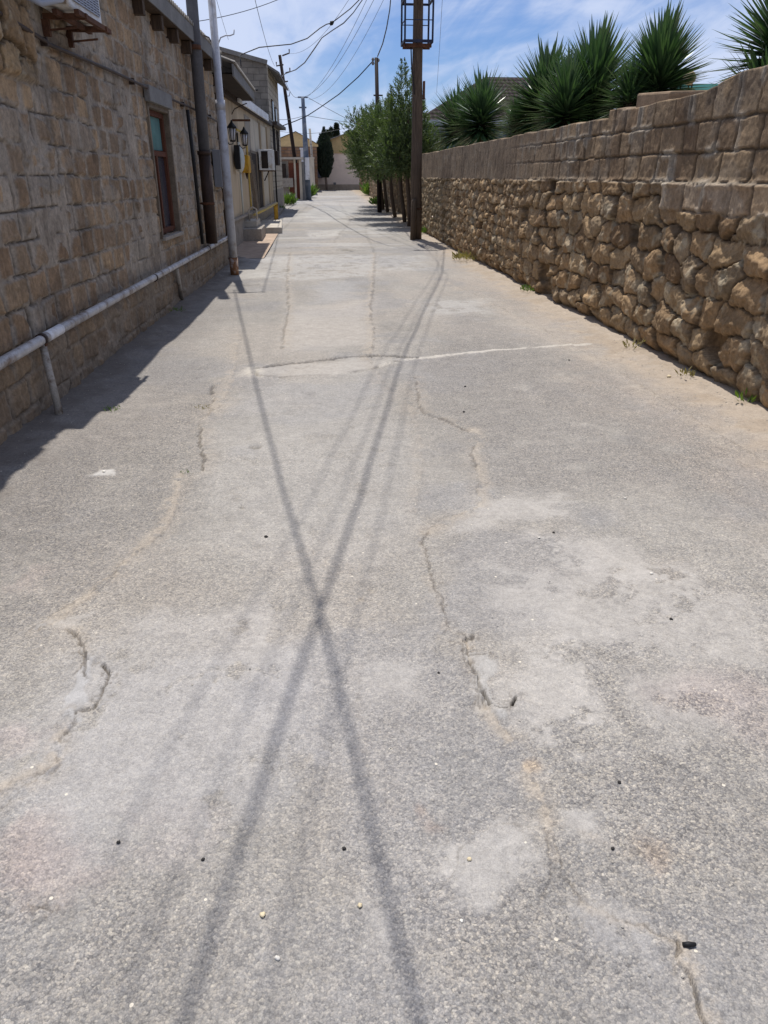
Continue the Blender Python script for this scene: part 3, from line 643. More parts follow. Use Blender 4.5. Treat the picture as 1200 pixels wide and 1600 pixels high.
def far_wall():
    t = thing('rubble_wall', 'dark lower stretch of rubble wall behind the row of juniper trunks', 'wall', (3.6, 34, 0))
    u = np.linspace(24.3, 60, 420); nv = 60; U = np.tile(u, (nv, 1)); g = np.array([gz(a) for a in u]); Z = (g-.1)[None, :]+np.linspace(0, 1, nv)[:, None]*(1.98-g+.1)[None, :]
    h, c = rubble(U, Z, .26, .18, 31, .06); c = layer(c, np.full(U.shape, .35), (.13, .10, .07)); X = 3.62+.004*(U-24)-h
    P_ = np.stack([X, U, Z], -1); top = P_[-1]+np.array((.3, 0, 0)); bk = top*np.array((1, 1, 0))
    P_ = np.concatenate([P_, top[None], bk[None]]); c = np.concatenate([c, c[-1:], c[-1:]])
    grid_mesh('stonework', P_[:, ::-1], M['stone'], {'Col': np.clip(c[:, ::-1], .01, .8)}, t)
far_wall()
# ================================================================== STONE HOUSE ON THE LEFT
HX0, HM = -2.26, .0385
def hx(y): return HX0+HM*y
HD = Vector((HM, 1, 0)).normalized(); HN = Vector((1, -HM, 0)).normalized()      # along the wall / out of the wall
def stone_house():
    t = thing('stone_house', 'low house of rough squared limestone blocks with corrugated eaves, on the left of the lane', 'house', (-2.3, 9, 0))
    u = wall_y(2.2, 15.55, .0017, .009); nv = 330; v01 = np.linspace(0, 1, nv); U = np.tile(u, (nv, 1)); Z = -.08+v01[:, None]*np.full_like(U, 3.62)
    rows = [(-1, .10)]; z = .10; k = 0
    hs_ = [.215, .20, .225, .21]
    while z < 3.6: rows.append((z, z+hs_[k % 4])); z += hs_[k % 4]; k += 1
    zs = Z+.035*(fbm(U, Z*0, .35, 31, 2)-.5)*2+.025*(fbm(U, Z, 1.6, 33, 2)-.5)
    h0, J, RN = rects(U, zs, rows, .34, 7, .42, .013)
    mw = .016+.055*sstep(.46, .68, fbm(U, Z, 1.3, 41, 4)); jm = sstep(mw+.008, mw-.006, J+.02*(fbm(U, Z, 14, 42, 3)-.5))
    crack_ = sstep(.011, .004, J+.010*(fbm(U, Z, 30, 143, 2)-.35))*sstep(.44, .56, fbm(U, Z, 4.5, 43, 5))*(.5+.5*sstep(12, 6, U))
    smear = sstep(.57, .63, fbm(U*.6, Z*1.3, 2.2, 44, 6))
    hb = h0*.45+.003+.018*(fbm(U, Z, 11, 45, 5)-.5)+.012*(fbm(U, Z, 40, 49, 3)-.5); hm = -.010+.014*(fbm(U, Z, 9, 46, 4)-.5)
    H0 = hb*(1-jm)+hm*jm; H0 = H0*(1-.6*smear)+.012*smear; H0 -= crack_*.022; H0 += .03*(fbm(U, Z, .9, 47, 2)-.5)
    BB = ((.180, .120, .074), (.245, .170, .108), (.320, .225, .136), (.210, .155, .108), (.275, .198, .128))
    C_ = pal(RN, BB)*(.8+.45*fbm(U, Z, 6, 48, 5))[..., None]
    C_ = layer(C_, jm*.85, (.300, .262, .218)); C_ = layer(C_, smear*.55, (.275, .240, .198)); C_ = layer(C_, crack_*.7, (.05, .04, .03))
    C_ = layer(C_, sstep(.58, .66, fbm(U, Z, 4, 50, 4))*.35, (.10, .075, .055))
    # rough footing below the gas pipe
    ft = sstep(.50, .40, Z+.06*(fbm(U, Z, 2, 52, 3)-.5)); C_ = layer(C_, ft*.6, (.19, .148, .108)); H0 += ft*.03+ft*.035*(fbm(U, Z, 7, 53, 4)-.5)
    # a big rough boulder course near the first pipe bracket
    bo = sstep(6.75, 6.45, U)*sstep(2.20, 2.26, Z); hr, cr = rubble(U, Z, .34, .30, 61, .05); H0 = H0*(1-bo)+(hr+.01)*bo; C_ = C_*(1-bo[..., None])+cr*.8*bo[..., None]
    ext = 3.36; base_ = np.stack([HX0+HM*U, U, Z], -1); P_ = base_+(H0[..., None])*np.array(tuple(HN))
    wy0, wy1, wz0, wz1 = 10.10, 11.22, .90, 2.36
    inside = (U > wy0) & (U < wy1) & (Z > wz0) & (Z < wz1); q = ~(inside[:-1, :-1] & inside[1:, 1:] & inside[:-1, 1:] & inside[1:, :-1])
    grid_mesh('wall', P_, M['block'], {'Col': np.clip(C_, .01, .8)}, t, keep=q)
    b = MB(); p = Vector((hx(15.53), 15.53, 0)); b.obox(p+HN*-1.62+Vector((0, 0, 1.75)), HN*1.6, HD*.06, (0, 0, 1.8)); b.build('end_wall', M['concrete'], t)
    # roof: corrugated sheet on rafters, slopes down to the lane
    y0, y1 = 6.45, 15.75; N = int((y1-y0)/.02); rf = MB(); top = []; 
    xs_ = (.17, -.6, -2.4)
    for i in range(N+1):
        y = y0+(y1-y0)*i/N; w = .026*math.sin(2*math.pi*(y-y0)/.13); row = []
        for s in xs_: row.append(Vector((hx(y), y, 0))+HN*s+Vector((0, 0, 3.62+(.17-s)*.24+w)))
        top.append(row)
    for i in range(N):
        for j in range(2):
            a, b_, c, d = top[i][j], top[i][j+1], top[i+1][j+1], top[i+1][j]; rf.quad(a, d, c, b_, sm=True)
            dz = Vector((0, 0, -.012)); rf.quad(a+dz, b_+dz, c+dz, d+dz, sm=True)
        a, d = top[i][0], top[i+1][0]; dz = Vector((0, 0, -.012)); rf.quad(a, a+dz, d+dz, d)
    rf.build('roof', M['asbestos'], t)
    f = MB(); a = Vector((hx(y0), y0, 3.49))+HN*.145; b_ = Vector((hx(y1), y1, 3.49))+HN*.145; f.bar(a, b_, .025, .19); f.build('fascia', M['fascia'], t)
    f = MB(); a = Vector((hx(y0), y0, 3.395))+HN*.07; b_ = Vector((hx(y1), y1, 3.395))+HN*.07; f.bar(a, b_, .15, .018); f.build('soffit', M['darkwood'], t)
    y = 7.1
    while y < 15.6:
        f = MB(); a = Vector((hx(y), y, 3.30))+HN*-.05; f.bar(a, a+HN*.18, .11, .15); f.build('rafter', M['darkwood'], t); y += .95
    # window
    wc = Vector((hx((wy0+wy1)/2), (wy0+wy1)/2, 0)); hw = (wy1-wy0)/2
    rv = MB()
    for s in (-1, 1): rv.obox(wc+HD*(hw+.01)*s+HN*-.08+Vector((0, 0, (wz0+wz1)/2)), HD*.03, HN*.10, (0, 0, (wz1-wz0)/2+.02))
    rv.obox(wc+HN*-.08+Vector((0, 0, wz1+.015)), HD*(hw+.02), HN*.10, (0, 0, .03)); rv.obox(wc+HN*-.20+Vector((0, 0, (wz0+wz1)/2)), HD*(hw+.04), HN*.01, (0, 0, (wz1-wz0)/2+.04)); rv.build('reveal', M['revealstone'], t)
    fr = MB(); zc = (wz0+wz1)/2; d = -.085
    for s, wd in ((-1, .045), (1, .045)): fr.obox(wc+HD*(hw-.05)*s+HN*d+Vector((0, 0, zc)), HD*wd, HN*.035, (0, 0, (wz1-wz0)/2-.03))
    for z_, hh in ((wz1-.05, .03), (wz0+.05, .03), (1.86, .03)): fr.obox(wc+HN*(d+.002)+Vector((0, 0, z_)), HD*(hw-.1), HN*.033, (0, 0, hh))
    win = fr.build('window', M['winwood'], t)
    ms = MB(); ms.obox(wc+HD*-.12+HN*(d+.006)+Vector((0, 0, 1.40)), HD*.03, HN*.036, (0, 0, .43)); ms.build('mullion', M['winwood'], win)
    for nm, z0_, z1_, mt in (('pane', 1.90, 2.28, M['glass_teal']), ('pane', .98, 1.83, M['glass_dark'])):
        g = MB(); g.obox(wc+HN*(d-.01)+Vector((0, 0, (z0_+z1_)/2)), HD*(hw-.1), HN*.006, (0, 0, (z1_-z0_)/2)); o = g.build(nm, mt, win)
        o['label'] = 'teal upper pane' if mt is M['glass_teal'] else 'dark lower pane'
    s_ = MB(); s_.obox(wc+HN*.0+Vector((0, 0, wz0-.022)), HD*(hw+.03), HN*.055, (0, 0, .022)); s_.build('sill', M['concrete'], t, .006)
    l = MB(); l.obox(wc+HN*.035+Vector((0, 0, wz1+.12)), HD*(hw+.07), HN*.035, (0, 0, .085)); l.build('lintel', M['fascia'], t, .008)
    return t
stone_house()
# conduit pinned along the wall
b = MB(); pts = [Vector((hx(y), y, z))+HN*.045 for y, z in ((4.9, 2.60), (6.1, 2.57), (6.75, 2.535), (6.85, 2.52), (8.5, 2.535), (10, 2.53), (11.6, 2.525), (12.6, 2.53), (14, 2.52), (15.3, 2.50))]
b.tube(pts, .016, 8)
for y in (6.8, 9.4, 12.2, 14.6): p = Vector((hx(y), y, 2.53))+HN*.03; b.obox(p, HD*.012, HN*.03, (0, 0, .03))
tag(b.build('conduit', M['brown_metal']), 'thin brown conduit running level along the upper part of the stone house wall', 'conduit')
# air conditioner near the top left corner
def air_con():
    y0, y1, z0, z1 = 6.75, 7.62, 2.75, 3.30; c = Vector((hx((y0+y1)/2), (y0+y1)/2, 0))
    t = thing('air_conditioner', 'white air conditioner unit on a brown iron bracket high on the stone house wall', 'air conditioner', (c.x, c.y, z0))
    x0, x1 = .04, .27; hy = (y1-y0)/2; zc = (z0+z1)/2; hz = (z1-z0)/2; xm = (x0+x1)/2; hxx = (x1-x0)/2
    b = MB(); b.obox(c+HN*xm+Vector((0, 0, zc)), HD*hy, HN*hxx, (0, 0, hz)); b.build('casing', M['ac'], t, .02)
    b = MB(); b.obox(c-HD*(hy+.004)+HN*xm+Vector((0, 0, zc)), HD*.004, HN*(hxx-.012), (0, 0, hz-.012)); b.build('end_panel', M['ac_beige'], t)
    b = MB(); b.obox(c-HD*(hy+.010)+HN*(xm)+Vector((0, 0, zc+.03)), HD*.004, HN*(hxx-.06), (0, 0, hz-.13)); b.build('coil_opening', M['black'], t)
    b = MB()
    for i in range(24):
        z = z0+.06+i*(z1-z0-.12)/23; b.obox(c+HN*(x1+.006)+Vector((0, 0, z)), HD*(hy-.09), HN*.008, (0, 0, .004))
    for i in range(9):
        yy_ = -hy+.09+i*(2*hy-.18)/8; b.obox(c+HD*yy_+HN*(x1+.007)+Vector((0, 0, zc)), HD*.004, HN*.007, (0, 0, hz-.06))
    b.build('grille', M['louvre'], t)
    b = MB()
    for s in (-.62, .62):
        p = c+HD*hy*s; b.bar(p+HN*.02+Vector((0, 0, z0-.04)), p+HN*.35+Vector((0, 0, z0-.04)), .04, .04); b.bar(p+HN*.03+Vector((0, 0, z0-.17)), p+HN*.03+Vector((0, 0, z0-.06)), .05, .05)
        b.bar(p+HN*.04+Vector((0, 0, z0-.13)), p+HN*.26+Vector((0, 0, z0-.11)), .014, .014)
    b.bar(c-HD*hy+HN*.32+Vector((0, 0, z0-.035)), c+HD*hy+HN*.32+Vector((0, 0, z0-.035)), .035, .035); b.bar(c-HD*hy+HN*.16+Vector((0, 0, z0-.035)), c+HD*hy+HN*.16+Vector((0, 0, z0-.035)), .035, .035)
    b.build('bracket', M['rust'], t)
    b = MB(); p = c-HD*(hy+.02); b.tube([p+HN*.30+Vector((0, 0, z0+.12)), p+HN*.26-HD*.10+Vector((0, 0, z0+.02)), p+HN*.14-HD*.17+Vector((0, 0, z0-.02)), p+HN*.02-HD*.2+Vector((0, 0, z0+.03))], .022, 8)
    b.build('refrigerant_pipe', M['louvre'], t)
air_con()
# tall duct, thin flue next to it, meter box
def duct():
    y = 13.0; p = Vector((hx(y), y, 0))+HN*.14
    t = thing('duct_pipe', 'tall round duct, grey above and brown below, against the stone house wall past the window', 'pipe', tuple(p))
    lean = HD*-.0
    b = MB(); b.tube([p+Vector((0, 0, 1.92))+HN*.01, p+HN*.02+HD*.1+Vector((0, 0, 5.6))], .085, 16); b.build('upper_duct', M['duct_grey'], t)
    b = MB(); b.tube([p+Vector((0, 0, .60)), p+Vector((0, 0, 1.93))+HN*.005], .092, 16); b.tube([p+Vector((0, 0, 1.90)), p+Vector((0, 0, 1.955))], .102, 16); b.build('lower_duct', M['duct_brown'], t)
    b = MB(); b.tube([p+Vector((0, 0, 3.30)), p+Vector((0, 0, 3.36))], .10, 16); b.bar(p+Vector((0, 0, 3.33)), p-HN*.14+Vector((0, 0, 3.33)), .03, .03); b.build('clamp', M['rust'], t)
    b = MB(); b.tube([p+Vector((0, 0, 1.18)), p+Vector((0, 0, 1.22))], .10, 16); b.bar(p+Vector((0, 0, 1.2)), p-HN*.14+Vector((0, 0, 1.2)), .03, .03); b.build('clamp', M['rust'], t)
duct()
b = MB(); y = 12.45; p = Vector((hx(y), y, 0))+HN*.05; b.tube([p+Vector((0, 0, 2.48)), p+HD*.12+Vector((0, 0, 1.7)), p+HD*.2+Vector((0, 0, .62))], .026, 8)
tag(b.build('drain_pipe', M['black']), 'thin black pipe running down the stone wall close beside the tall duct', 'pipe')
def meterbox():
    y = 14.9; p = Vector((hx(y), y, 1.72))+HN*.09; t = thing('meter_box', 'flat grey electric meter box on the far end of the stone house wall', 'meter box', tuple(p))
    b = MB(); b.obox(p, HD*.30, HN*.07, (0, 0, .30)); b.build('box', M['greybox'], t, .008)
    b = MB(); b.obox(p+HN*.076+HD*.0, HD*.27, HN*.006, (0, 0, .27)); b.build('door', M['greybox'], t, .004)
    b = MB(); b.obox(p+HD*.31+HN*.02+Vector((0, 0, -.02)), HD*.014, HN*.055, (0, 0, .31)); b.build('white_edge', M['white'], t)
meterbox()
# gas pipe on raking posts
def gas_pipe():
    off = .085; t = thing('gas_pipe', 'worn silver gas pipe running knee high on posts along the stone house', 'pipe', (hx(9)+off, 9, 0))
    def pp(y, z=.53, o=off): return Vector((hx(y), y, z))+HN*o
    b = MB(); b.tube([pp(2.0, .52), pp(4, .515), pp(5.9, .53), pp(9, .535), pp(12, .53), pp(15.62, .53), pp(15.70, .56), pp(15.74, .64), pp(15.74, 1.2), pp(15.70, 2.02)], .036, 14); b.build('pipe', M['white_pipe'], t)
    b = MB(); b.tube([pp(5.66, .5288), pp(5.95, .5305)], .0385, 14); b.build('white_paint_patch', M['white'], t)
    for y in (5.56, 9.1, 12.9): b = MB(); b.tube([pp(y-.02, .53), pp(y+.02, .53)], .043, 14); b.build('weld_collar', M['brown_metal'], t)
    for y, r, ft_ in ((5.56, .027, G(94, 650)), (10.35, .027, G(285, 472)), (15.5, .024, None), (2.6, .027, None)):
        g = Vector((hx(y), y, 0))+HN*.12; o = MB(); o.tube([pp(y, .50, off), (Vector((ft_.x, ft_.y, road_z(ft_.x, ft_.y)-.03)) if ft_ else Vector((hx(y)+.13, y, -.03)))], r, 12); o.build('support_post', M['post_pipe'], t)
    o = MB(); p = pp(5.56, .50); o.obox(p-Vector((0, 0, .005)), HD*.02, HN*.03, (0, 0, .012)); o.build('saddle', M['rust'], t)
gas_pipe()
# street pole at the house corner
def steel_pole():
    b0 = G(367, 430); t = thing('steel_pole', 'pale grey steel pole with a rusted foot at the corner of the stone house', 'pole', tuple(b0))
    tl = Vector((-.012, .0, 0)); top = b0+Vector((-.03, .0, 6.1))
    def at(z): return b0+(top-b0)*(z/6.1)
    b = MB(); b.tube([at(.30), at(1.5), at(2.6), at(2.62), at(6.1)], [.072, .072, .072, .060, .058], 18); b.build('shaft', M['pole_paint'], t)
    b = MB(); b.tube([b0-Vector((0, 0, .06)), at(.30)], .0735, 18); b.build('rusted_foot', M['rust_foot'], t)
    b = MB(); b.tube([at(2.58), at(2.72)], .077, 18); b.build('collar', M['pole_paint'], t)
    for s in (-1, 1):
        q = at(3.52); b = MB(); b.tube([q+Vector((s*.05, 0, -.02)), q+Vector((s*.09, 0, .06)), q+Vector((s*.17, 0, .09)), q+Vector((s*.24, 0, .09)), q+Vector((s*.30, 0, .11)), q+Vector((s*.31, 0, .17))], .010, 8); b.build('hook', M['brown_metal'] if s < 0 else M['pole_paint'], t)
    b = MB(); q = at(5.95); b.bar(q-Vector((.35, 0, 0)), q+Vector((.35, 0, 0)), .05, .05); b.build('cross_arm', M['brown_metal'], t)
    return b0, top
M['rust_foot'] = simple('rusted_pole_foot', (.20, .095, .045), .85, .3, 9, (.38, .33, .3), 9)
POLE_L, POLE_L_TOP = steel_pole()

# ================================================================== CANOPY AND LOW HOUSE
NX0, NM = -2.5, .035
def nxx(y): return NX0+NM*y
ND = Vector((NM, 1, 0)).normalized(); NN = Vector((1, -NM, 0)).normalized()
def np_(y, z, off=0.0): return Vector((nxx(y), y, z))+NN*off
def canopy():
    t = thing('canopy', 'small lean-to canopy with a corrugated edge between the stone house and the cream house', 'canopy', (-1.8, 18, 0))
    y0, y1 = 15.9, 21.3; x1 = -1.32; x0 = -2.35; N = 240; b = MB(); prev = None
    for i in range(N+1):
        y = y0+(y1-y0)*i/N; w = .025*math.sin(2*math.pi*(y-y0)/.15); a = Vector((x1+.05+.004*(y-y0), y, 3.50+w+.008*(y-y0))); c = Vector((x0, y, 3.86+w))
        if prev: b.quad(prev[0], a, c, prev[1], sm=True); dz = Vector((0, 0, -.014)); b.quad(prev[0]+dz, prev[1]+dz, c+dz, a+dz, sm=True); b.quad(prev[0], prev[0]+dz, a+dz, a)
        prev = (a, c)
    b.build('roof_sheet', M['asbestos'], t)
    b = MB(); b.bar((x1, y0, 3.37), (x1+.02, y1-.1, 3.41), .03, .20); b.build('fascia', M['fascia'], t)
    b = MB(); b.quad((x1, y1-.1, 3.30), (x1, y1-.1, 3.50), (x0, y1-.1, 3.84), (x0, y1-.1, 3.30)); b.quad((x1, y1-.13, 3.30), (x0, y1-.13, 3.30), (x0, y1-.13, 3.84), (x1, y1-.13, 3.50)); b.build('end_board', M['fascia'], t)
    b = MB(); b.quad((x1-.02, y0, 3.31), (x0, y0, 3.31), (x0, y1-.14, 3.31), (x1-.02, y1-.14, 3.31)); b.quad((x1-.02, y0, 3.33), (x1-.02, y1-.14, 3.33), (x0, y1-.14, 3.33), (x0, y0, 3.33)); b.build('soffit', M['under'], t)
    b = MB(); b.bar((-1.74, 16.15, 0), (-1.74, 16.15, 3.3), .13, .13, (0, 1, 0)); b.build('post', M['darkwood'], t)
    b = MB(); b.box(-1.86, -1.62, 16.0, 16.25, 3.02, 3.12); b.build('beam', M['greywood'], t)
canopy()
b = MB(); b.box(-3.2, -1.83, 16.2, 16.3, 0, 2.9)
for i in range(9): b.box(-3.15+i*.15, -3.15+i*.15+.12, 16.17, 16.2, .05, 2.85)
tag(b.build('board_gate', M['darkwood']), 'dark board gate closing the narrow gap beside the stone house corner', 'gate')
def low_house():
    t = thing('cream_house', 'low cream rendered house with a white gutter board, wooden shutters and a dark plinth', 'house', (-2.0, 25, 0))
    Y0, Y1, YB = 17.0, 31.6, 31.5
    b = MB(); b.obox(np_((Y0+YB)/2, 1.95, -1.6), ND*(YB-Y0)/2, NN*1.6, (0, 0, 1.40)); b.build('wall', M['cream'], t)
    b = MB(); b.obox(np_((Y0+YB)/2, .32, -1.58), ND*(YB-Y0)/2, NN*1.61, (0, 0, .34)); b.build('plinth', M['concrete'], t)
    # paler render bays
    for ya, yb, mt in ((24.2, 26.7, 'cream2'), (27.5, 29.2, 'cream2'), (22.9, 24.1, 'concrete')):
        b = MB(); b.obox(np_((ya+yb)/2, 1.9, .008), ND*(yb-ya)/2, NN*.01, (0, 0, 1.22)); b.build('render_bay', M[mt], t)
    for y in (26.85, 29.4):
        b = MB(); b.obox(np_(y, 1.9, .03), ND*.10, NN*.035, (0, 0, 1.25)); b.build('pilaster', M['cream'], t)
    # roof
    b = MB(); zt = 3.52
    a, c, d, e = np_(Y0, 3.36, .12), np_(YB, 3.50, .12), np_(YB, 4.3, -3.2), np_(Y0, 4.2, -3.2); b.quad(a, c, d, e); dz = Vector((0, 0, -.06)); b.quad(a+dz, e+dz, d+dz, c+dz); b.quad(a, a+dz, c+dz, c); b.quad(c, c+dz, d+dz, d); b.quad(a, e, e+dz, a+dz)
    b.build('roof', M['asbestos'], t)
    b = MB(); b.bar(np_(Y0, 3.24, .095), np_(YB, 3.37, .095), .03, .10); b.bar(np_(Y0, 3.20, .045), np_(YB, 3.31, .045), .09, .02); b.build('eave_board', M['brown_metal'], t)
    b = MB(); b.bar(np_(20.6, 3.33, .15), np_(29.0, 3.42, .15), .05, .20); b.build('gutter_board', M['white'], t)
    # shutters / dark planks over the opening, as two tall narrow windows
    for ya, yb in ((23.7, 24.9), (25.4, 26.4)):
        f = MB(); f.obox(np_((ya+yb)/2, 1.45, .03), ND*((yb-ya)/2+.08), NN*.02, (0, 0, .82)); fr = f.build('window', M['greywood'], t)
        g = MB(); g.obox(np_((ya+yb)/2, 1.45, .054), ND*(yb-ya)/2, NN*.006, (0, 0, .75)); o = g.build('pane', M['under'], fr)
    b = MB()
    for i in range(4): b.bar(np_(23.1+i*.4, .70, .16-.03*i), np_(22.7+i*.35, 2.2-.1*i, .06), .10, .03)
    b.build('leaning_boards', M['greywood'], t)
    b = MB(); b.obox(np_((Y0+YB)/2, .66, .05), ND*(YB-Y0)/2, NN*.05, (0, 0, .025)); b.build('plinth_ledge', M['concrete'], t)
low_house()
def rusty_bracket():
    t = thing('iron_bracket', 'rusty iron bracket with a curved strut under the cream house eave', 'bracket', (-1.7, 20, 2.9))
    b = MB(); a = WY(371, 188, 20.3); c = WY(391, 188, 20.3); b.bar((a.x-.25, 20.3, a.z), (c.x, 20.3, c.z), .05, .045); b.build('bar', M['rust'], t)
    b = MB(); b.tube([(a.x-.2, 20.3, a.z+.02), (a.x-.05, 20.3, a.z+.24), (a.x+.18, 20.3, a.z+.34), (c.x-.05, 20.3, a.z+.36)], .012, 8); b.build('curved_strut', M['brown_metal'], t)
rusty_bracket()
def lantern(name, p, label):
    t = thing('wall_lantern', label, 'wall lantern', tuple(p), 'wall lanterns on the cream house')
    b = MB(); b.obox(p+Vector((0, 0, .0))-NN*.17, ND*.03, NN*.015, (0, 0, .14)); b.tube([p-NN*.17+Vector((0, 0, -.10)), p-NN*.08+Vector((0, 0, -.21)), p+Vector((0, 0, -.20)), p+Vector((0, 0, -.15))], .012, 8); b.build('arm', M['blackiron'], t)
    b = MB()
    for s in range(6):
        a = s*math.pi/3; b.bar(p+Vector((.06*math.cos(a), .06*math.sin(a), -.14)), p+Vector((.09*math.cos(a), .09*math.sin(a), .12)), .014, .014)
    b.tube([p+Vector((0, 0, -.16)), p+Vector((0, 0, -.13))], .065, 6); b.tube([p+Vector((0, 0, .11)), p+Vector((0, 0, .14)), p+Vector((0, 0, .22)), p+Vector((0, 0, .27))], [.12, .11, .035, .012], 6); b.build('cage', M['blackiron'], t)
    b = MB(); b.tube([p+Vector((0, 0, -.12)), p+Vector((0, 0, .10))], [.052, .08], 6); b.build('glass', M['lampglass'], t)
lantern('a', L2(363, 209, .2), 'black wall lantern nearer the steel pole, on the cream house')
lantern('b', L2(382, 217, .2), 'black wall lantern farther from the steel pole, above the yellow gas box')
def gasmeter():
    p = L2(374, 249, .12); t = thing('gas_meter', 'pale grey rounded gas meter with a dark side on the cream house wall', 'gas meter', tuple(p))
    b = MB(); b.blob(tuple(p), .13, .22, .30, 3, .0, 9); b.build('body', M['meter'], t)
    b = MB(); b.obox(p+ND*-.34+Vector((0, 0, .04)), ND*.08, NN*.06, (0, 0, .26)); b.build('dark_box', M['black'], t, .01)
    b = MB(); b.tube([p+Vector((0, 0, .26)), p+Vector((0, 0, .36)), p+ND*.3+Vector((0, 0, .36))], .02, 8); b.build('connection_pipe', M['meter'], t)
    b = MB(); b.tube([p+Vector((0, 0, -.25)), p+Vector((0, 0, -1.25))], .022, 8); b.build('connection_pipe', M['meter'], t)
gasmeter()
def yellowbox():
    a = L2(380, 244, .1); c = L2(389, 268, .1); p = (a+c)/2; t = thing('gas_regulator_box', 'yellow gas regulator box on the cream house below the farther lantern', 'gas box', tuple(p))
    b = MB(); b.obox(p, ND*.26, NN*.09, (0, 0, .21)); b.build('box', M['yellow'], t, .02)
    b = MB(); b.obox(p-ND*.265, ND*.004, NN*.07, (0, 0, .18)); b.build('door', M['yellow'], t)
    b = MB(); b.tube([p+Vector((0, 0, -.2)), p+Vector((0, 0, -.36))], [.05, .01], 8); b.build('spout', M['brown_metal'], t)
yellowbox()
b = MB(); q = L2(387, 202, .1); y = q.y
b.tube([np_(20.2, 2.62, .1), np_(21.9, 2.60, .1), np_(22.2, 2.56, .1), np_(22.25, 1.6, .1), np_(22.3, .75, .1)], .024, 8)
tag(b.build('yellow_gas_pipe', M['yellow_pipe']), 'yellow gas pipe running over and down the cream house wall past the yellow box', 'pipe')
def rail():
    t = thing('pipe_rail', 'low pale pipe on short yellow legs in front of the cream house plinth', 'pipe', tuple(np_(27, .6, .3)))
    b = MB(); b.tube([np_(22.4, .62, .16), np_(25, .66, .25), np_(29.5, .70, .26)], .035, 8); b.build('pipe', M['yellow_pipe'], t)
    for y in (28.3, 28.9, 29.4): b = MB(); b.tube([np_(y, .68, .26), np_(y, .1, .26)], .03, 8); b.build('leg', M['yellow'], t)
rail()
def ac2():
    p = L2(417, 250, .30); t = thing('air_conditioner', 'farther white air conditioner, low on the cream house wall, with a dark side opening', 'air conditioner', tuple(p))
    b = MB(); b.obox(p, ND*.42, NN*.21, (0, 0, .29)); b.build('casing', M['ac'], t, .01)
    b = MB(); b.obox(p-ND*.426-NN*.03, ND*.005, NN*.10, (0, 0, .24)); b.build('coil_opening', M['under'], t)
    for s in (-.8, .8): b = MB(); b.bar(p-Vector((0, 0, .31))-NN*.30+ND*.42*s, p-Vector((0, 0, .31))+NN*.22+ND*.42*s, .03, .03); b.build('bracket', M['rust'], t)
    b = MB(); b.tube([p+ND*.44+Vector((0, 0, .28)), p+ND*1.0+Vector((0, 0, .30)), p+ND*1.2+Vector((0, 0, -.2)), p+ND*1.0-NN*.2+Vector((0, 0, -.6))], .018, 8); b.build('hose', M['black'], t)
ac2()
b = MB(); p = L2(430, 247, .16); b.obox(p, ND*.5, NN*.14, (0, 0, .24)); tag(b.build('hood', M['under'], bevel=.03), 'small black box hood on the wall just past the farther white air conditioner', 'hood')
# steps, slab, kerb
def steps():
    t = thing('concrete_steps', 'low concrete steps with a worn block at the cream house door, behind the flat slab', 'steps', (-1.75, 22, 0))
    b = MB(); b.box(-2.05, -1.28, 20.6, 22.4, 0, .36); b.build('lower_step', M['concrete'], t, .02)
    b = MB(); b.box(-2.05, -1.42, 21.2, 22.6, .36, .52); b.build('upper_step', M['concrete_pale'], t, .02)
    b = MB(); b.tube([(-1.62, 21.3, .5), (-1.62, 21.3, .78), (-1.52, 21.3, .86), (-1.42, 21.3, .80), (-1.42, 21.3, .55)], .022, 8); b.build('bent_pipe', M['concrete_pale'], t)
steps()
g1, g2, g3, g4 = G(389, 366), G(441, 365), G(441, 352), G(402, 352)
b = MB(); zt = .17; pts = [Vector((p.x, p.y, .0)) for p in (g1, g2, g3, g4)]
b.v = [tuple(p) for p in pts]+[(p.x, p.y, zt+gz(p.y)) for p in pts]; b.f = [(0, 3, 2, 1), (4, 5, 6, 7), (0, 1, 5, 4), (1, 2, 6, 5), (2, 3, 7, 6), (3, 0, 4, 7)]; b.smooth = [False]*6
tag(b.build('concrete_slab', M['concrete_pale'], bevel=.02), 'flat pale concrete slab lying at the road edge in front of the cream house', 'slab')
b = MB(); b.bar((-1.52, 25.6, .10), (-1.26, 34.5, .24), .30, .30); k = b.build('kerb', M['concrete'], bevel=.03); k['kind'] = 'structure'
b = MB(); b.quad((-2.0, 16.6, .022), (-1.02, 16.6, .022), (-.95, 22.9, .088), (-2.0, 22.9, .088)); k = b.build('pavement', M['copper']); k['kind'] = 'structure'

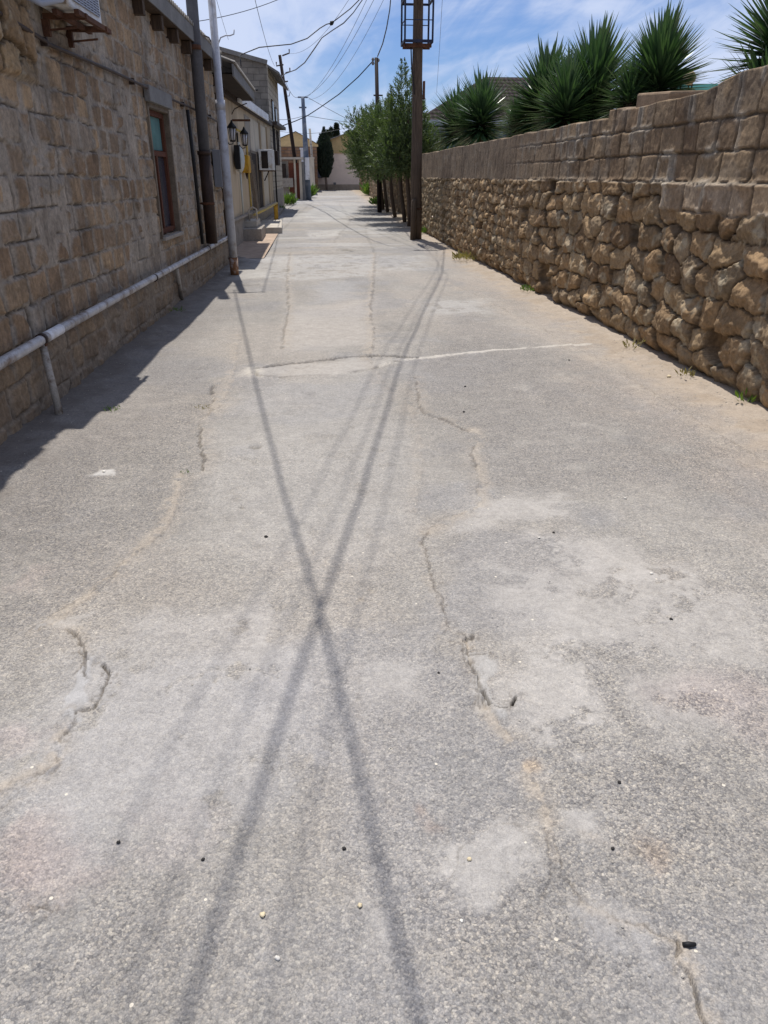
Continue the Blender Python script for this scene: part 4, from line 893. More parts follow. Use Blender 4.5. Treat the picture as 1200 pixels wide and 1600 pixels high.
# ================================================================== TWO-STOREY HOUSE AND GATES
def two_storey():
    t = thing('block_house', 'two storey grey block house rising behind the cream house, with an overhanging sheet roof', 'house', (-2, 34, 0))
    y0, y1 = 31.6, 37.0; zc = 5.35
    b = MB(); fl = np_(y0, 0, 0); w = 3.4; a, c = Vector((fl.x, y0, -.1)), Vector((fl.x-w, y0, -.1)); a2, c2 = Vector((fl.x, y0, zc)), Vector((fl.x-w, y0, zc+.24*w))
    b.quad(a, a2, c2, c); b.build('gable_wall', M['greyblock'], t)
    b = MB(); e1 = np_(y1, -.1, 0); e2 = np_(y1, 5.35, 0); b.quad(a+Vector((0, .01, 0)), e1, e2, a2+Vector((0, .01, 0))); d1 = e1-Vector((w, 0, 0)); d2 = Vector((e2.x-w, e2.y, e2.z+.8)); b.quad(e1, d1, d2, e2); b.build('front_wall', M['sidebrick'], t)
    b = MB(); A, B, C_, D = np_(y0+.4, 5.42, -.1), np_(y1+.3, 5.42, -.1), np_(y1+.3, 5.05, .44), np_(y0+.4, 5.12, .42)
    b.quad(A, D, C_, B); dz = Vector((0, 0, -.08)); b.quad(A+dz, B+dz, C_+dz, D+dz); b.quad(D, D+dz, C_+dz, C_); b.quad(A, A+dz, D+dz, D)
    E_ = A+Vector((-3.2, 0, .78)); F_ = B+Vector((-3.2, 0, .78)); b.quad(A, B, F_, E_); b.build('roof', M['fascia'], t)
    b = MB(); b.bar((a2.x+.03, y0-.05, zc+.02), (c2.x, y0-.05, c2.z+.02), .12, .14); b.build('roof_edge', M['fascia'], t)
    for ya, z0, z1 in ((33.1, 3.5, 4.3), (34.6, 3.4, 4.15)):
        f = MB(); f.obox(np_(ya, (z0+z1)/2, .02), ND*.30, NN*.02, (0, 0, (z1-z0)/2)); fr = f.build('window', M['darkwood'], t)
        g = MB(); g.obox(np_(ya, (z0+z1)/2, .044), ND*.24, NN*.005, (0, 0, (z1-z0)/2-.06)); o = g.build('pane', M['glass_dark'], fr)
    for ya in (33.4, 34.6, 35.4):
        f = MB(); f.obox(np_(ya, 2.9, .02), ND*.10, NN*.02, (0, 0, .42)); f.build('slot_window', M['under'], t)
    b = MB(); b.bar(np_(31.7, 3.42, .13), np_(37.1, 3.50, .13), .26, .12); b.build('balcony_slab', M['brown_metal'], t)
    b = MB(); b.obox(np_(34.2, .5, .012), ND*2.8, NN*.02, (0, 0, .6)); b.build('plinth', M['concrete'], t)
    b = MB(); b.tube([np_(32.0, 3.4, .08), np_(32.0, .5, .08)], .03, 8); b.build('down_pipe', M['black'], t)
two_storey()
def gate_wall():
    t = thing('yard_gate', 'brown sheet metal yard gate between beige posts past the block house', 'gate', (-1, 44, .4))
    D = 44.6
    def bx(n, u0, u1, z0, z1, m, dy=0, th=.25):
        a, c = WY(u0, 280, D), WY(u1, 280, D); b = MB(); b.box(a.x, c.x, D+dy-th/2, D+dy+th/2, z0, z1); b.build(n, M[m], t)
    bx('side_wall', 437, 451, .3, 2.35, 'concrete', .05); bx('gate_leaf', 452, 460, .45, 2.25, 'redgate', .1, .06); bx('post', 460, 463, .3, 2.45, 'cream2'); bx('gate_leaf', 463, 468, .45, 2.25, 'redgate', .1, .06)
    bx('post', 468, 472, .3, 2.4, 'cream2'); bx('side_wall', 472, 476, .3, 2.3, 'fascia', .05)
    b = MB(); a, c = WY(436, 242, D), WY(474, 242, D); b.box(a.x, c.x, D-.3, D+.4, 2.42, 2.52); b.build('lintel', M['concrete_pale'], t)
    b = MB(); a = WY(442, 250, D); b.box(a.x-.25, a.x+.15, D-.45, D-.14, 1.55, 2.2); b.build('dark_opening', M['under'], t)
    b = MB(); b.box(a.x-.1, a.x+.5, D-.5, D-.14, 1.05, 1.5); b.build('wall_box', M['concrete'], t)
gate_wall()
b = MB(); a, c = WY(470, 250, 46), WY(480, 250, 46); b.box(a.x, c.x, 45.8, 46.3, .35, 2.95); b.box(a.x-.04, c.x+.04, 45.76, 46.34, 2.95, 3.02)
tag(b.build('gate_pillar', M['white']), 'white painted pillar behind the blue grey pole past the brown gate', 'pillar')
b = MB(); b.box(-.35, .35, 52, 60, .4, 2.6); b.box(-.38, .38, 51.97, 60.03, 2.6, 2.68)
tag(b.build('boundary_wall', M['cream2']), 'pale boundary wall beyond the gate pillar near the end of the lane', 'wall')
def far_left_house():
    t = thing('ochre_gable_house', 'brown brick house with an ochre gable seen behind the brown gate', 'house', (-1.4, 57, .6))
    D = 57; a = WY(445, 217, D); m = WY(462, 206, D); c = WY(497, 226, D)
    b = MB(); A, Mm, C_ = Vector((a.x-1.2, D, a.z-.3)), Vector((m.x, D, m.z)), Vector((c.x, D, c.z)); z0 = WY(450, 229, D).z
    b.quad((A.x, D, z0), (C_.x, D, z0), C_, Mm, A); b.quad(*[Vector(p)+Vector((0, .15, 0)) for p in ((A.x, D, z0), A, Mm, C_, (C_.x, D, z0))]); b.build('gable', M['ochre'], t)
    b = MB(); b.box(A.x, C_.x-.1, D-.02, D+6, .4, z0); b.build('wall', M['brickred'], t)
    b = MB(); off = Vector((0, -.15, .04)); bk = Vector((0, 7, .04)); b.quad(A+off, Mm+off, Mm+bk, A+bk); b.quad(Mm+off, C_+off, C_+bk, Mm+bk); b.build('roof', M['asbestos'], t)
far_left_house()
def far_house():
    D = 61.6; t = thing('pale_gabled_house', 'long pinkish house with ochre sheet gable and two windows closing the end of the lane', 'house', (4, D, .6))
    ez = WY(540, 239, D).z; xl = WY(470, 240, D).x; xr = 9.5
    b = MB(); b.box(xl, xr, D, D+7, 1.0, ez); b.build('wall', M['farwall'], t)
    b = MB(); b.box(xl-.02, xr+.02, D-.03, D+7.02, .4, 1.02); b.build('plinth', M['farplinth'], t)
    a, m, c = WY(513, 238, D), WY(541, 209, D), WY(566, 239, D); a.x -= .0
    A = Vector((WY(505, 222, D).x, D-.06, WY(505, 222, D).z)); m = Vector((m.x, D-.06, m.z)); C_ = Vector((WY(590, 238, D).x, D-.06, ez-.02)); L0 = Vector((A.x, D-.06, ez-.02))
    b = MB(); b.quad(L0, C_, m, A); b.quad(*[p+Vector((0, .04, 0)) for p in (L0, A, m, C_)]); 
    n = 46
    for i in range(n):
        x = A.x+(C_.x-A.x)*(i+.5)/n; zt = (A.z+(m.z-A.z)*(x-A.x)/(m.x-A.x)) if x < m.x else m.z+(C_.z-m.z)*(x-m.x)/(C_.x-m.x)
        if zt > ez+.05: b.box(x-.012, x+.012, D-.085, D-.06, ez, zt)
    b.build('gable', M['ochre'], t)
    l0 = WY(483, 229, D); l1 = WY(493, 224, D)
    b = MB(); b.quad((l0.x, D-.04, ez-.02), (A.x+.02, D-.04, ez-.02), (A.x+.02, D-.04, A.z+.02), (l1.x, D-.04, l1.z), (l0.x, D-.04, l0.z)); b.build('lower_gable', M['ochre'], t)
    b = MB(); s = Vector((0, -.3, .05)); k = Vector((0, 7.2, .05)); b.quad(A+s+Vector((-.15, 0, -.05)), m+s, m+k, A+k); b.quad(m+s, C_+s, C_+k, m+k); b.quad(s+Vector((l0.x-.3, D, l0.z-.05)), s+Vector((l1.x, D, l1.z)), k+Vector((l1.x, D, l1.z)), k+Vector((l0.x-.3, D, l0.z)))
    th = Vector((0, 0, -.05)); b.quad(A+s+Vector((-.15, 0, -.05)), A+s+th+Vector((-.15, 0, -.05)), m+s+th, m+s); b.quad(m+s, m+s+th, C_+s+th, C_+s); b.build('roof', M['asbestos'], t)
    for u0, u1, v0, v1 in ((492, 503, 250, 277), (563, 592, 259, 273)):
        p, q = WY(u0, v0, D), WY(u1, v1, D); f = MB(); f.box(p.x-.06, q.x+.06, D-.05, D-.02, q.z-.06, p.z+.06); w = f.build('window', M['white'] if u0 > 520 else M['fascia'], t)
        g = MB(); g.box(p.x, q.x, D-.065, D-.052, q.z, p.z); o = g.build('pane', M['glass_far'], w)
        if u0 > 520:
            g = MB()
            for fx in (.33, .62): x = p.x+(q.x-p.x)*fx; g.box(x-.05, x+.05, D-.08, D-.066, q.z, p.z)
            o = g.build('mullion', M['white'], w)
    b = MB(); p = WY(523, 287, D); b.box(p.x-.1, p.x+.1, D-.06, D-.02, p.z-.08, p.z+.08); b.build('wall_vent', M['fascia'], t)
far_house()
# ================================================================== POLES
def leaning_pole():
    b0 = G(470, 311); D = b0.y; tp = WY(437, 86, D); t = thing('leaning_pole', 'thin dark brown pole leaning left over the lane, with bare hook arms', 'pole', tuple(b0))
    b = MB(); b.tube([b0-Vector((0, 0, .1)), b0+(tp-b0)*.5, tp], [.115, .10, .08], 12); b.build('shaft', M['leanpaint'], t)
    for u0, v0, u1, v1, hk in ((441, 87, 452, 83, 1), (443, 101, 432, 103, -1), (446, 114, 453, 112, 1), (450, 127, 441, 128, -1)):
        a, c = WY(u0, v0, D), WY(u1, v1, D); b = MB(); b.tube([a, c, c+Vector((0, 0, .18))], .035, 8); b.build('hook', M['brown_metal'], t)
    a = WY(452, 150, D); b = MB(); b.tube([a-Vector((.15, 0, 0)), a, a+Vector((.05, 0, .2))], .02, 6); b.build('hook', M['brown_metal'], t)
    return tp
LEAN_TOP = leaning_pole()
def concrete_pole():
    b0 = G(482, 312); D = b0.y; tp = WY(473, 151, D); t = thing('concrete_pole', 'blue grey pole with two short cross arms, just past the leaning dark pole', 'pole', tuple(b0))
    b = MB(); b.tube([b0-Vector((0, 0, .1)), b0+(tp-b0)*.5, tp], [.17, .14, .09], 8); b.build('shaft', M['pole_blue'], t)
    for v, w in ((152, .26), (168, .2)): q = WY(473, v, D); b = MB(); b.bar(q-Vector((w, 0, 0)), q+Vector((w, 0, 0)), .07, .07); b.build('cross_arm', M['pole_blue'], t)
    b = MB(); q = WY(480, 262, D); b.box(q.x-.12, q.x+.12, D-.28, D-.10, q.z-.6, q.z+.5); b.build('junction_box', M['white'], t)
    return tp
M['pole_blue'] = simple('blue_grey_pole', (.12, .15, .20), .8, .2, 2, (.25, .26, .28), 3)
CONC_TOP = concrete_pole()
def post4():
    b0 = G(491, 302); D = b0.y; tp = WY(484, 201, D); t = thing('utility_pole', 'slim grey utility pole behind the blue grey pole, its foot painted red', 'pole', tuple(b0))
    b = MB(); b.tube([b0+Vector((0, 0, .4)), tp], [.10, .07], 8); b.build('shaft', M['post_pipe'], t)
    b = MB(); b.tube([b0-Vector((0, 0, .1)), b0+Vector((0, 0, .4))], .13, 8); b.build('painted_foot', M['redgate'], t)
post4()
def far_pole():
    D = 33.0; tp = WY(588, 90, D); bz = gz(D); t = thing('utility_pole', 'dark utility pole with insulators rising out of the juniper crowns', 'pole', (tp.x, D, bz))
    b = MB(); b.tube([(WY(593, 250, D).x, D, bz-.1), tp], [.10, .07], 10); b.build('shaft', M['leanpaint'], t)
    q = WY(590, 149, D); b = MB(); b.bar(q-Vector((.16, 0, 0)), q+Vector((.2, 0, 0)), .05, .05); b.build('cross_arm', M['brown_metal'], t)
    for v, s in ((93, -1), (99, -1), (94, .6)): q = WY(588, v, D)+Vector((s*.13, 0, 0)); b = MB(); b.tube([q-Vector((0, 0, .06)), q, q+Vector((0, 0, .06))], [.03, .06, .03], 8); b.build('insulator', M['fascia'], t)
    return tp
FAR_TOP = far_pole()
def wood_pole():
    b0 = G(650, 374); D = b0.y; t = thing('wooden_pole', 'thick weathered wooden utility pole with a steel cage platform, beside the rubble wall', 'pole', tuple(b0))
    H_T = 7.2; tp = Vector((b0.x-.06, D, H_T))
    b = MB(); n = 9; b.tube([b0-Vector((0, 0, .2))+(tp-b0)*(i/n)+Vector((.008*math.sin(i*2.1), 0, 0)) for i in range(n+1)], [.150-.040*i/n for i in range(n+1)], 22); b.build('shaft', M['polewood'], t)
    b = MB(); q = b0+Vector((-.10, -.16, 0)); b.tube([q-Vector((0, 0, .2)), q+Vector((.01, .0, .95)), q+Vector((.015, .02, 1.0))], [.085, .075, .05], 14); b.build('stub_post', M['polewood'], t)
    b = MB(); 
    b.tube([b0+Vector((0, 0, .75)), b0+Vector((0, 0, .79))], .158, 20); b.build('wire_band', M['rust'], t)
    cx_ = b0.x-.02; z0, z1 = 4.56, 5.42; x0, x1 = cx_-.37, cx_+.30; y0, y1 = D-.30, D+.42
    f = MB()
    for x in (x0, x1):
        for y in (y0, y1): f.bar((x, y, z0), (x, y, z1+.5), .042, .042)
    for z in (z0, z1):
        for y in (y0, y1): f.bar((x0, y, z), (x1, y, z), .045, .06 if z == z0 else .045)
        for x in (x0, x1): f.bar((x, y0, z), (x, y1, z), .045, .06 if z == z0 else .045)
    for y in (y0, y1): f.bar((x0, y, 4.99), (x1, y, 4.99), .018, .018)
    f.bar((x0, y0, 4.99), (x0, y1, 4.99), .018, .018)
    f.build('cage', M['cage'], t)
    f = MB(); f.bar((x0, D-.13, z0-.07), (x1, D-.13, z0-.07), .09, .08); f.bar((x0, D+.16, z0-.07), (x1, D+.16, z0-.07), .09, .08); f.build('platform_beam', M['rust'], t)
    f = MB(); f.tube([(x0+.17, D-.12, z0-.08), (x0+.19, D-.12, 4.1), (x0+.27, D-.1, 3.5), (x0+.30, D-.06, 3.36)], .016, 8); f.build('cable_loop', M['wire'], t)
    f = MB(); f.bar((tp.x-.75, D-.12, 6.85), (tp.x+.75, D-.12, 6.85), .09, .09); f.build('cross_arm', M['darkwood'], t)
    for x in (-.65, -.25, .25, .65): f = MB(); f.tube([(tp.x+x, D-.12, 6.9), (tp.x+x, D-.12, 6.98), (tp.x+x, D-.12, 7.05)], [.02, .045, .02], 8); f.build('insulator', M['white'], t)
    f = MB(); f.box(b0.x+.11, b0.x+.16, D-.05, D+.05, 3.35, 3.75); f.build('side_plate', M['rust'], t)
    return Vector((tp.x, D, 6.95))
M['cage'] = simple('dark_blue_steel', (.018, .022, .045), .6, .2, 5)
WOOD_TOP = wood_pole()
# ================================================================== OVERHEAD WIRES
def cat(a, c, sag, n=28):
    a, c = Vector(a), Vector(c); return [a+(c-a)*(i/n)-Vector((0, 0, 4*sag*(i/n)*(1-i/n))) for i in range(n+1)]
def wire(a, c, sag, r, label, m='wire', grp='overhead wires', name='overhead_wire', n=28, join=None):
    b = MB(); b.tube(cat(a, c, sag, n), r*.62, 6)
    o = b.build(name, M[m], loc=tuple(Vector(a))); return tag(o, label, 'wire', grp)
T = WOOD_TOP
def shadowed(pts, h): return [Vector((x+SHX*hh, y+SHY*hh, hh)) for (x, y), hh in zip(pts, h)]
# the two heavy service cables whose shadows cross on the road
g1 = gpl([(366, 452), (400, 600), (440, 760), (500, 960), (560, 1200), (610, 1420), (655, 1600)]); g1.append((g1[-1][0]+.06, g1[-1][1]-1.2)); g1.append((g1[-1][0]+.35, g1[-1][1]-7))
b = MB(); p1 = shadowed(g1, (5.95, 5.6, 5.35, 5.2, 5.2, 5.2, 5.25, 5.35, 5.9)); b.tube(p1, .0095, 8)
tag(b.build('service_cable', M['wire']), 'heavy black cable from the steel pole, passing overhead out of the picture', 'cable', 'service cables overhead')
g2 = gpl([(690, 430), (660, 490), (622, 580), (562, 780), (500, 960), (400, 1250), (285, 1590)]); g2.append((g2[-1][0]-.16, g2[-1][1]-.6)); g2.append((g2[-1][0]-1.6, g2[-1][1]-7))
p2 = [T]+shadowed(g2, (6.3, 6.0, 5.8, 5.55, 5.45, 5.4, 5.4, 5.45, 6.0)); b = MB(); b.tube(p2, .010, 8)
tag(b.build('service_cable', M['wire']), 'heavy black cable from the wooden pole top, passing overhead out of the picture', 'cable', 'service cables overhead')
for k, (dx, hh, r) in enumerate(((.13, 6.2, .0045), (-.28, 6.6, .004), (-.55, 6.4, .004))):
    pts = [p+Vector((dx*(.4+.6*i/9), 0, .5)) for i, p in enumerate(p2[1:])]; pts = [T+Vector((.2*k-.4, 0, 0))]+pts; b = MB(); b.tube(pts, r, 6)
    tag(b.build('overhead_wire', M['thinwire']), ('thin wire just right of the heavy cable from the wooden pole', 'thin wire just left of the heavy cable from the wooden pole', 'thin wire farthest left of the heavy cable from the wooden pole')[k], 'wire', 'thin wires overhead')
A0 = Vector((-1.35, 18.4, 3.72)); c1 = WY(518, 36, 19.9)
pts = [A0]+[WY(u, v, y) for u, v, y in ((375, 86, 18.6), (405, 74, 18.9), (455, 69, 19.2), (480, 60, 19.4), (500, 44, 19.6), (510, 38, 19.7))]; b = MB(); b.tube(pts+[c1], .011, 8)
o = tag(b.build('service_cable', M['wire']), 'wavy black cable rising from the canopy edge up towards the wooden pole', 'cable', 'service cables overhead')
pts = [c1]+[WY(u, v, y) for u, v, y in ((530, 27, 20.0), (548, 13, 20.2), (562, -1, 20.3), (578, -22, 20.4))]+[T+Vector((-.6, 0, 0))]; b = MB(); b.tube(pts, .011, 8); b.build('upper_length', M['wire'], o)
b = MB(); b.tube([c1+Vector((-.03, 0, -.04)), c1+Vector((0, 0, 0)), c1+Vector((.05, 0, .03))], [.02, .05, .02], 10); b.build('splice', M['black'], o)
L1 = WY(446, 115, 44); pts = [L1]+[WY(u, v, y) for u, v, y in ((462, 109, 42), (476, 98, 38), (490, 78, 34), (503, 59, 30), (520, 47, 27), (537, 36, 24.5), (552, 20, 23), (566, 0, 22), (580, -25, 21.2))]+[T+Vector((-.5, 0, 0))]
b = MB(); b.tube(pts, [.022]*4+[.015]*3+[.011]*4, 8); tag(b.build('service_cable', M['wire']), 'sagging black cable from the leaning pole up to the wooden pole', 'cable', 'service cables overhead')
pts = [L1, WY(437, 122, 40), WY(426, 131, 36), WY(412, 140, 33), WY(398, 141, 31)]; b = MB(); b.tube(pts, .022, 8); tag(b.build('service_cable', M['wire']), 'black cable from the leaning pole to the block house wall', 'cable', 'service cables overhead')
pts = [WY(583, 95, 33)]+[WY(u, v, y) for u, v, y in ((560, 120, 34), (530, 147, 35), (500, 168, 36), (480, 181, 37), (462, 189, 37), (440, 197, 37))]; b = MB(); b.tube(pts, .019, 8)
tag(b.build('service_cable', M['wire']), 'black cable sagging from the dark juniper pole across to the left side', 'cable', 'service cables overhead')
pts = [WY(590, 88, 33)]+[WY(u, v, y) for u, v, y in ((598, 68, 30), (604, 44, 27), (609, 15, 24.5), (613, -30, 22.6))]+[T+Vector((-.3, 0, 0))]; b = MB(); b.tube(pts, [.022, .02, .018, .015, .014, .014], 8)
tag(b.build('service_cable', M['wire']), 'black cable dropping from the wooden pole to the dark juniper pole', 'cable', 'service cables overhead')
wire(T+Vector((-.4, 0, 0)), CONC_TOP+Vector((.25, 0, 0)), .5, .012, 'leftmost thin wire from the wooden pole to the blue grey pole', 'thinwire', 'thin wires down the lane'); wire(T+Vector((-.2, 0, 0)), CONC_TOP+Vector((.1, 0, 0)), .7, .012, 'middle thin wire from the wooden pole to the blue grey pole', 'thinwire', 'thin wires down the lane')
wire(T+Vector((0, 0, 0)), CONC_TOP+Vector((.3, .4, -.1)), .9, .010, 'rightmost thin wire from the wooden pole to the blue grey pole', 'thinwire', 'thin wires down the lane'); wire(T+Vector((-.6, 0, 0)), LEAN_TOP+Vector((.4, 0, .1)), .8, .010, 'thin wire from the wooden pole to the leaning pole top', 'thinwire', 'thin wires down the lane')
wire(WY(304, 34, 13.5), T+Vector((-.7, 0, 0)), .35, .009, 'single wire from the duct pipe side up to the wooden pole', 'wire')
wire(POLE_L_TOP+Vector((.3, 0, -.1)), LEAN_TOP+Vector((-.3, 0, -.5)), .45, .013, 'wire from the steel pole top to the leaning pole hook', 'wire')
wire(POLE_L_TOP+Vector((-.3, 0, -.1)), WY(357, 62, 31.6), .2, .009, 'faint wire from the steel pole top to the block house roof', 'thinwire')
wire(WY(446, 126, 45.8), CONC_TOP+Vector((-.2, 0, 0)), .3, .016, 'short wire between the leaning pole and the blue grey pole', 'thinwire')
wire(CONC_TOP+Vector((.2, 0, 0)), WY(700, 250, 60), .3, .018, 'wire from the blue grey pole top sloping right behind the junipers', 'thinwire')
wire(WY(437, 187, 40), WY(474, 181, 44.9), .05, .018, 'low wire from the left roofs to the blue grey pole', 'thinwire')
wire(WY(475, 180, 44.9), WY(640, 200, 60), .1, .02, 'low wire crossing right from the blue grey pole towards the junipers', 'thinwire')
wire(WY(437, 205, 50), WY(600, 175, 50), .5, .018, 'lowest wire slung across the end of the lane', 'thinwire')
wire(T+Vector((.65, 0, 0)), WY(682, 146, 40), .3, .009, 'thin wire dropping right of the wooden pole to the tiled house', 'thinwire')

# ================================================================== TREES AND PLANTS
class Leaves:
    def __init__(s): s.v = []; s.f = []; s.a = []
    def quad(s, p, d, n, L, w, var):
        """pointed leaf from p along d, width direction n"""
        i = len(s.v); s.v += [p, p+d*L*.45+n*w, p+d*L, p+d*L*.45-n*w]; s.f.append((i, i+1, i+2, i+3)); s.a.append(var)
    def build(s, name, mat, parent=None, loc=None):
        me = bpy.data.meshes.new(name); me.from_pydata([tuple(x) for x in s.v], [], s.f)
        at = me.attributes.new('Var', 'FLOAT', 'FACE'); at.data.foreach_set('value', s.a); me.materials.append(mat)
        o = bpy.data.objects.new(name, me); COL.objects.link(o)
        if parent: o.parent = parent; o.location = -Vector(parent.location)
        return o
def rdir(rg): 
    z = rg.uniform(-1, 1); a = rg.uniform(0, 6.283); q = math.sqrt(1-z*z); return Vector((q*math.cos(a), q*math.sin(a), z))
def juniper(label, base, lobes, trunk_top, n, seed, lean=0, spires=(), tr=.075):
    rg = random.Random(seed); t = thing('juniper_tree', label, 'tree', tuple(base), 'junipers along the rubble wall')
    b = MB(); k = 7; pts = []
    for i in range(k+1):
        f = i/k; pts.append(Vector(base)+(Vector(trunk_top)-Vector(base))*f+Vector((.05*math.sin(f*7+seed), .05*math.cos(f*5+seed), -.1 if i == 0 else 0)))
    b.tube(pts, [tr*(1-.45*i/k) for i in range(k+1)], 9)
    for j in range(5):
        a = pts[rg.choice((4, 5, 6))]; l = rg.choice(lobes); c = Vector(l[0])+Vector((rg.uniform(-.3, .3), rg.uniform(-.4, .4), rg.uniform(-.2, .2))); b.tube([a, (a+c)/2+Vector((0, 0, -.08)), c], [tr*.5, tr*.35, tr*.15], 6)
    b.build('trunk', M['bark'], t)
    L = Leaves(); vol = [l[1]*l[2]*l[3] for l in lobes]; tot = sum(vol)
    for l, vv in zip(lobes, vol):
        c, rx, ry, rz = Vector(l[0]), l[1], l[2], l[3]; m = int(n*vv/tot); cl = [rdir(rg) for _ in range(26)]
        for _ in range(m):
            d = rdir(rg); q = rg.random()**.45
            bumpy = .78+.35*max(0, max(d.dot(x) for x in cl)-.80)/.20
            p = c+Vector((d.x*rx, d.y*ry, d.z*rz))*q*bumpy; dr = (d*.8+Vector((0, 0, .55))+rdir(rg)*.45).normalized()
            if p.z < base[2]+1.12: continue
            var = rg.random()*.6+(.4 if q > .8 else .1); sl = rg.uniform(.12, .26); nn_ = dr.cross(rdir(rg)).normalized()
            for s in range(7):
                f = s/7; pp = p+dr*sl*f; sd = 1 if s % 2 else -1; dd = (dr*.75+nn_*sd*.65+rdir(rg)*.2).normalized(); L.quad(pp, dd, dd.cross(rdir(rg)).normalized(), rg.uniform(.05, .09)*(1.1-.4*f), rg.uniform(.009, .016), min(1, var*rg.uniform(.8, 1.15)))
            L.quad(p, dr, nn_, sl*1.1, .012, var)
    for (s0, h, r) in spires:
        s0 = Vector(s0); tip = s0+Vector((rg.uniform(-.12, .12), 0, h))
        for _ in range(int(85*h/.8)):
            f = rg.random(); p = s0+(tip-s0)*f; d = rdir(rg); d.z = abs(d.z)*.8+.35; d.normalize(); ln = r*(1.05-f); var = rg.random()*.7+.2; n_ = d.cross(rdir(rg)).normalized()
            for s in range(4): dd = (d+rdir(rg)*.4).normalized(); L.quad(p+d*ln*s/4, dd, n_, ln*.35+.03, .011, var)
        L.quad(s0, (tip-s0).normalized(), Vector((1, 0, 0)), h, .014, .4)
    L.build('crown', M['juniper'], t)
tb = [G(*q) for q in ((638, 354), (631, 348), (618, 340), (608, 332), (601, 328), (596, 322))]
juniper('nearest juniper, half hidden by the wooden pole, with a feathery pointed top', tb[0], [((3.05, 25.4, 2.40), .85, .9, 1.0), ((3.0, 25.3, 3.4), .55, .6, .75), ((3.75, 25.2, 2.35), .55, .6, .6), ((2.55, 25.0, 2.2), .65, .6, .6)], (3.05, 25.4, 3.6), 3300, 1, spires=(((2.85, 25.3, 3.9), .85, .30), ((3.25, 25.4, 3.8), .75, .28), ((3.5, 25.3, 3.1), .6, .3), ((2.55, 25.2, 3.3), .75, .3), ((2.95, 25.1, 4.2), .55, .2)))
juniper('second juniper from the wooden pole, dense and dark above a thin crooked trunk', tb[1], [((2.95, 27.4, 2.5), 1.0, 1.0, 1.0), ((2.5, 27.2, 2.95), .8, .7, .75)], (3.0, 27.3, 3.2), 2900, 2, spires=(((2.7, 27.3, 3.3), .7, .3), ((3.1, 27.3, 3.3), .7, .3)))
juniper('third juniper from the wooden pole, leaning its crown over the road', tb[2], [((2.35, 29.8, 2.5), 1.05, 1.0, .95), ((2.7, 29.9, 3.1), .9, .8, .8), ((1.75, 29.7, 3.3), .45, .5, .45)], (2.8, 29.8, 3.0), 2900, 3, spires=(((2.45, 29.7, 3.1), .6, .28),))
juniper('fourth juniper from the wooden pole, in the middle of the row', tb[3], [((2.8, 33.0, 2.5), 1.2, 1.2, 1.1), ((2.9, 33.0, 3.2), .9, .8, .8)], (2.7, 33, 3.2), 2900, 4)
juniper('fifth juniper from the wooden pole, its left branches reaching over the lane', tb[4], [((3.05, 35.4, 2.65), 1.15, 1.2, 1.1), ((2.75, 35.2, 3.4), .55, .6, .5)], (2.6, 35.3, 3.4), 2600, 5, spires=(((2.4, 35.2, 3.8), .4, .25),))
juniper('farthest juniper of the row, beside the bright weeds', tb[5], [((3.25, 38.2, 2.8), 1.1, 1.2, 1.1), ((2.85, 38.0, 3.3), .7, .8, .7)], (2.8, 38, 3.5), 2300, 6)
def cypress():
    b0 = G(511, 297); D = 60.3; b0 = Vector((WY(511, 290, D).x, D, gz(D))); rg = random.Random(5); t = thing('cypress_tree', 'dark narrow cypress with a bare pale trunk in front of the pinkish house', 'tree', tuple(b0))
    b = MB(); b.tube([b0-Vector((0, 0, .1)), b0+Vector((-.08, 0, .9)), b0+Vector((-.12, 0, 3.0))], [.10, .08, .04], 8); b.build('trunk', M['cyptrunk'], t)
    zb, zt = WY(508, 278, D).z, WY(506, 202, D).z; cx0, hw = WY(507, 240, D).x, (WY(520, 240, D).x-WY(494, 240, D).x)/2; L = Leaves()
    for _ in range(9000):
        f = rg.random(); lobe = rg.choice((0, 0, 1)); r = hw*(math.sin(math.pi*min(1, (f*.93+.10)))**.7)*(1.0 if f < .75 else (1-f)/.25*.75+.25); a = rg.uniform(0, 6.283); q = rg.uniform(.55, 1.05)
        zz_ = zb+(zt-zb)*f*(1 if lobe == 0 else .86); ox = 0 if lobe == 0 else -hw*.45*f
        p = Vector((cx0+ox+r*q*math.cos(a)*(1 if lobe == 0 else .55), D+r*q*math.sin(a), zz_)); d = (Vector((math.cos(a)*.35, math.sin(a)*.35, 1))+rdir(rg)*.25).normalized(); L.quad(p, d, d.cross(rdir(rg)).normalized(), rg.uniform(.14, .26), .03, rg.random()*.9)
    L.build('crown', M['cypress'], t)
cypress()
def small_conifer(label, u, v, w, h, D, seed, kind):
    rg = random.Random(seed); c = WY(u, v, D); k = (WY(u+w, v, D).x-WY(u-w, v, D).x)/2; hz = k*h/w; t = thing('distant_tree', label, 'tree', (c.x, D, .6)); L = Leaves()
    for _ in range(1500):
        if kind: f = rg.random(); r = k*(1-f)*rg.uniform(.6, 1); a = rg.uniform(0, 6.283); p = Vector((c.x+r*math.cos(a), D+r*math.sin(a), c.z-hz+2*hz*f))
        else: d = rdir(rg); p = c+Vector((d.x*k, d.y*k, d.z*hz))*rg.uniform(.5, 1)*(.8+.3*math.sin(d.x*6+seed))
        d = (rdir(rg)+Vector((0, 0, .8))).normalized(); L.quad(p, d, d.cross(rdir(rg)).normalized(), .3, .05, rg.random()*.8)
    L.build('crown', M['cypress'], t); b = MB(); b.tube([(c.x, D, .4), (c.x, D, c.z)], [.14, .05], 6); b.build('trunk', M['bark'], t)
small_conifer('round dark tree top behind the pinkish house roof, right of the cypress', 517, 210, 6.5, 8, 72, 1, 0)
small_conifer('small pointed dark tree top behind the pinkish house roof, right of the round one', 526, 208, 4, 11, 72, 2, 1)
small_conifer('low green tree top over the ridge end near the junipers', 546, 212, 6, 5, 72, 3, 0)
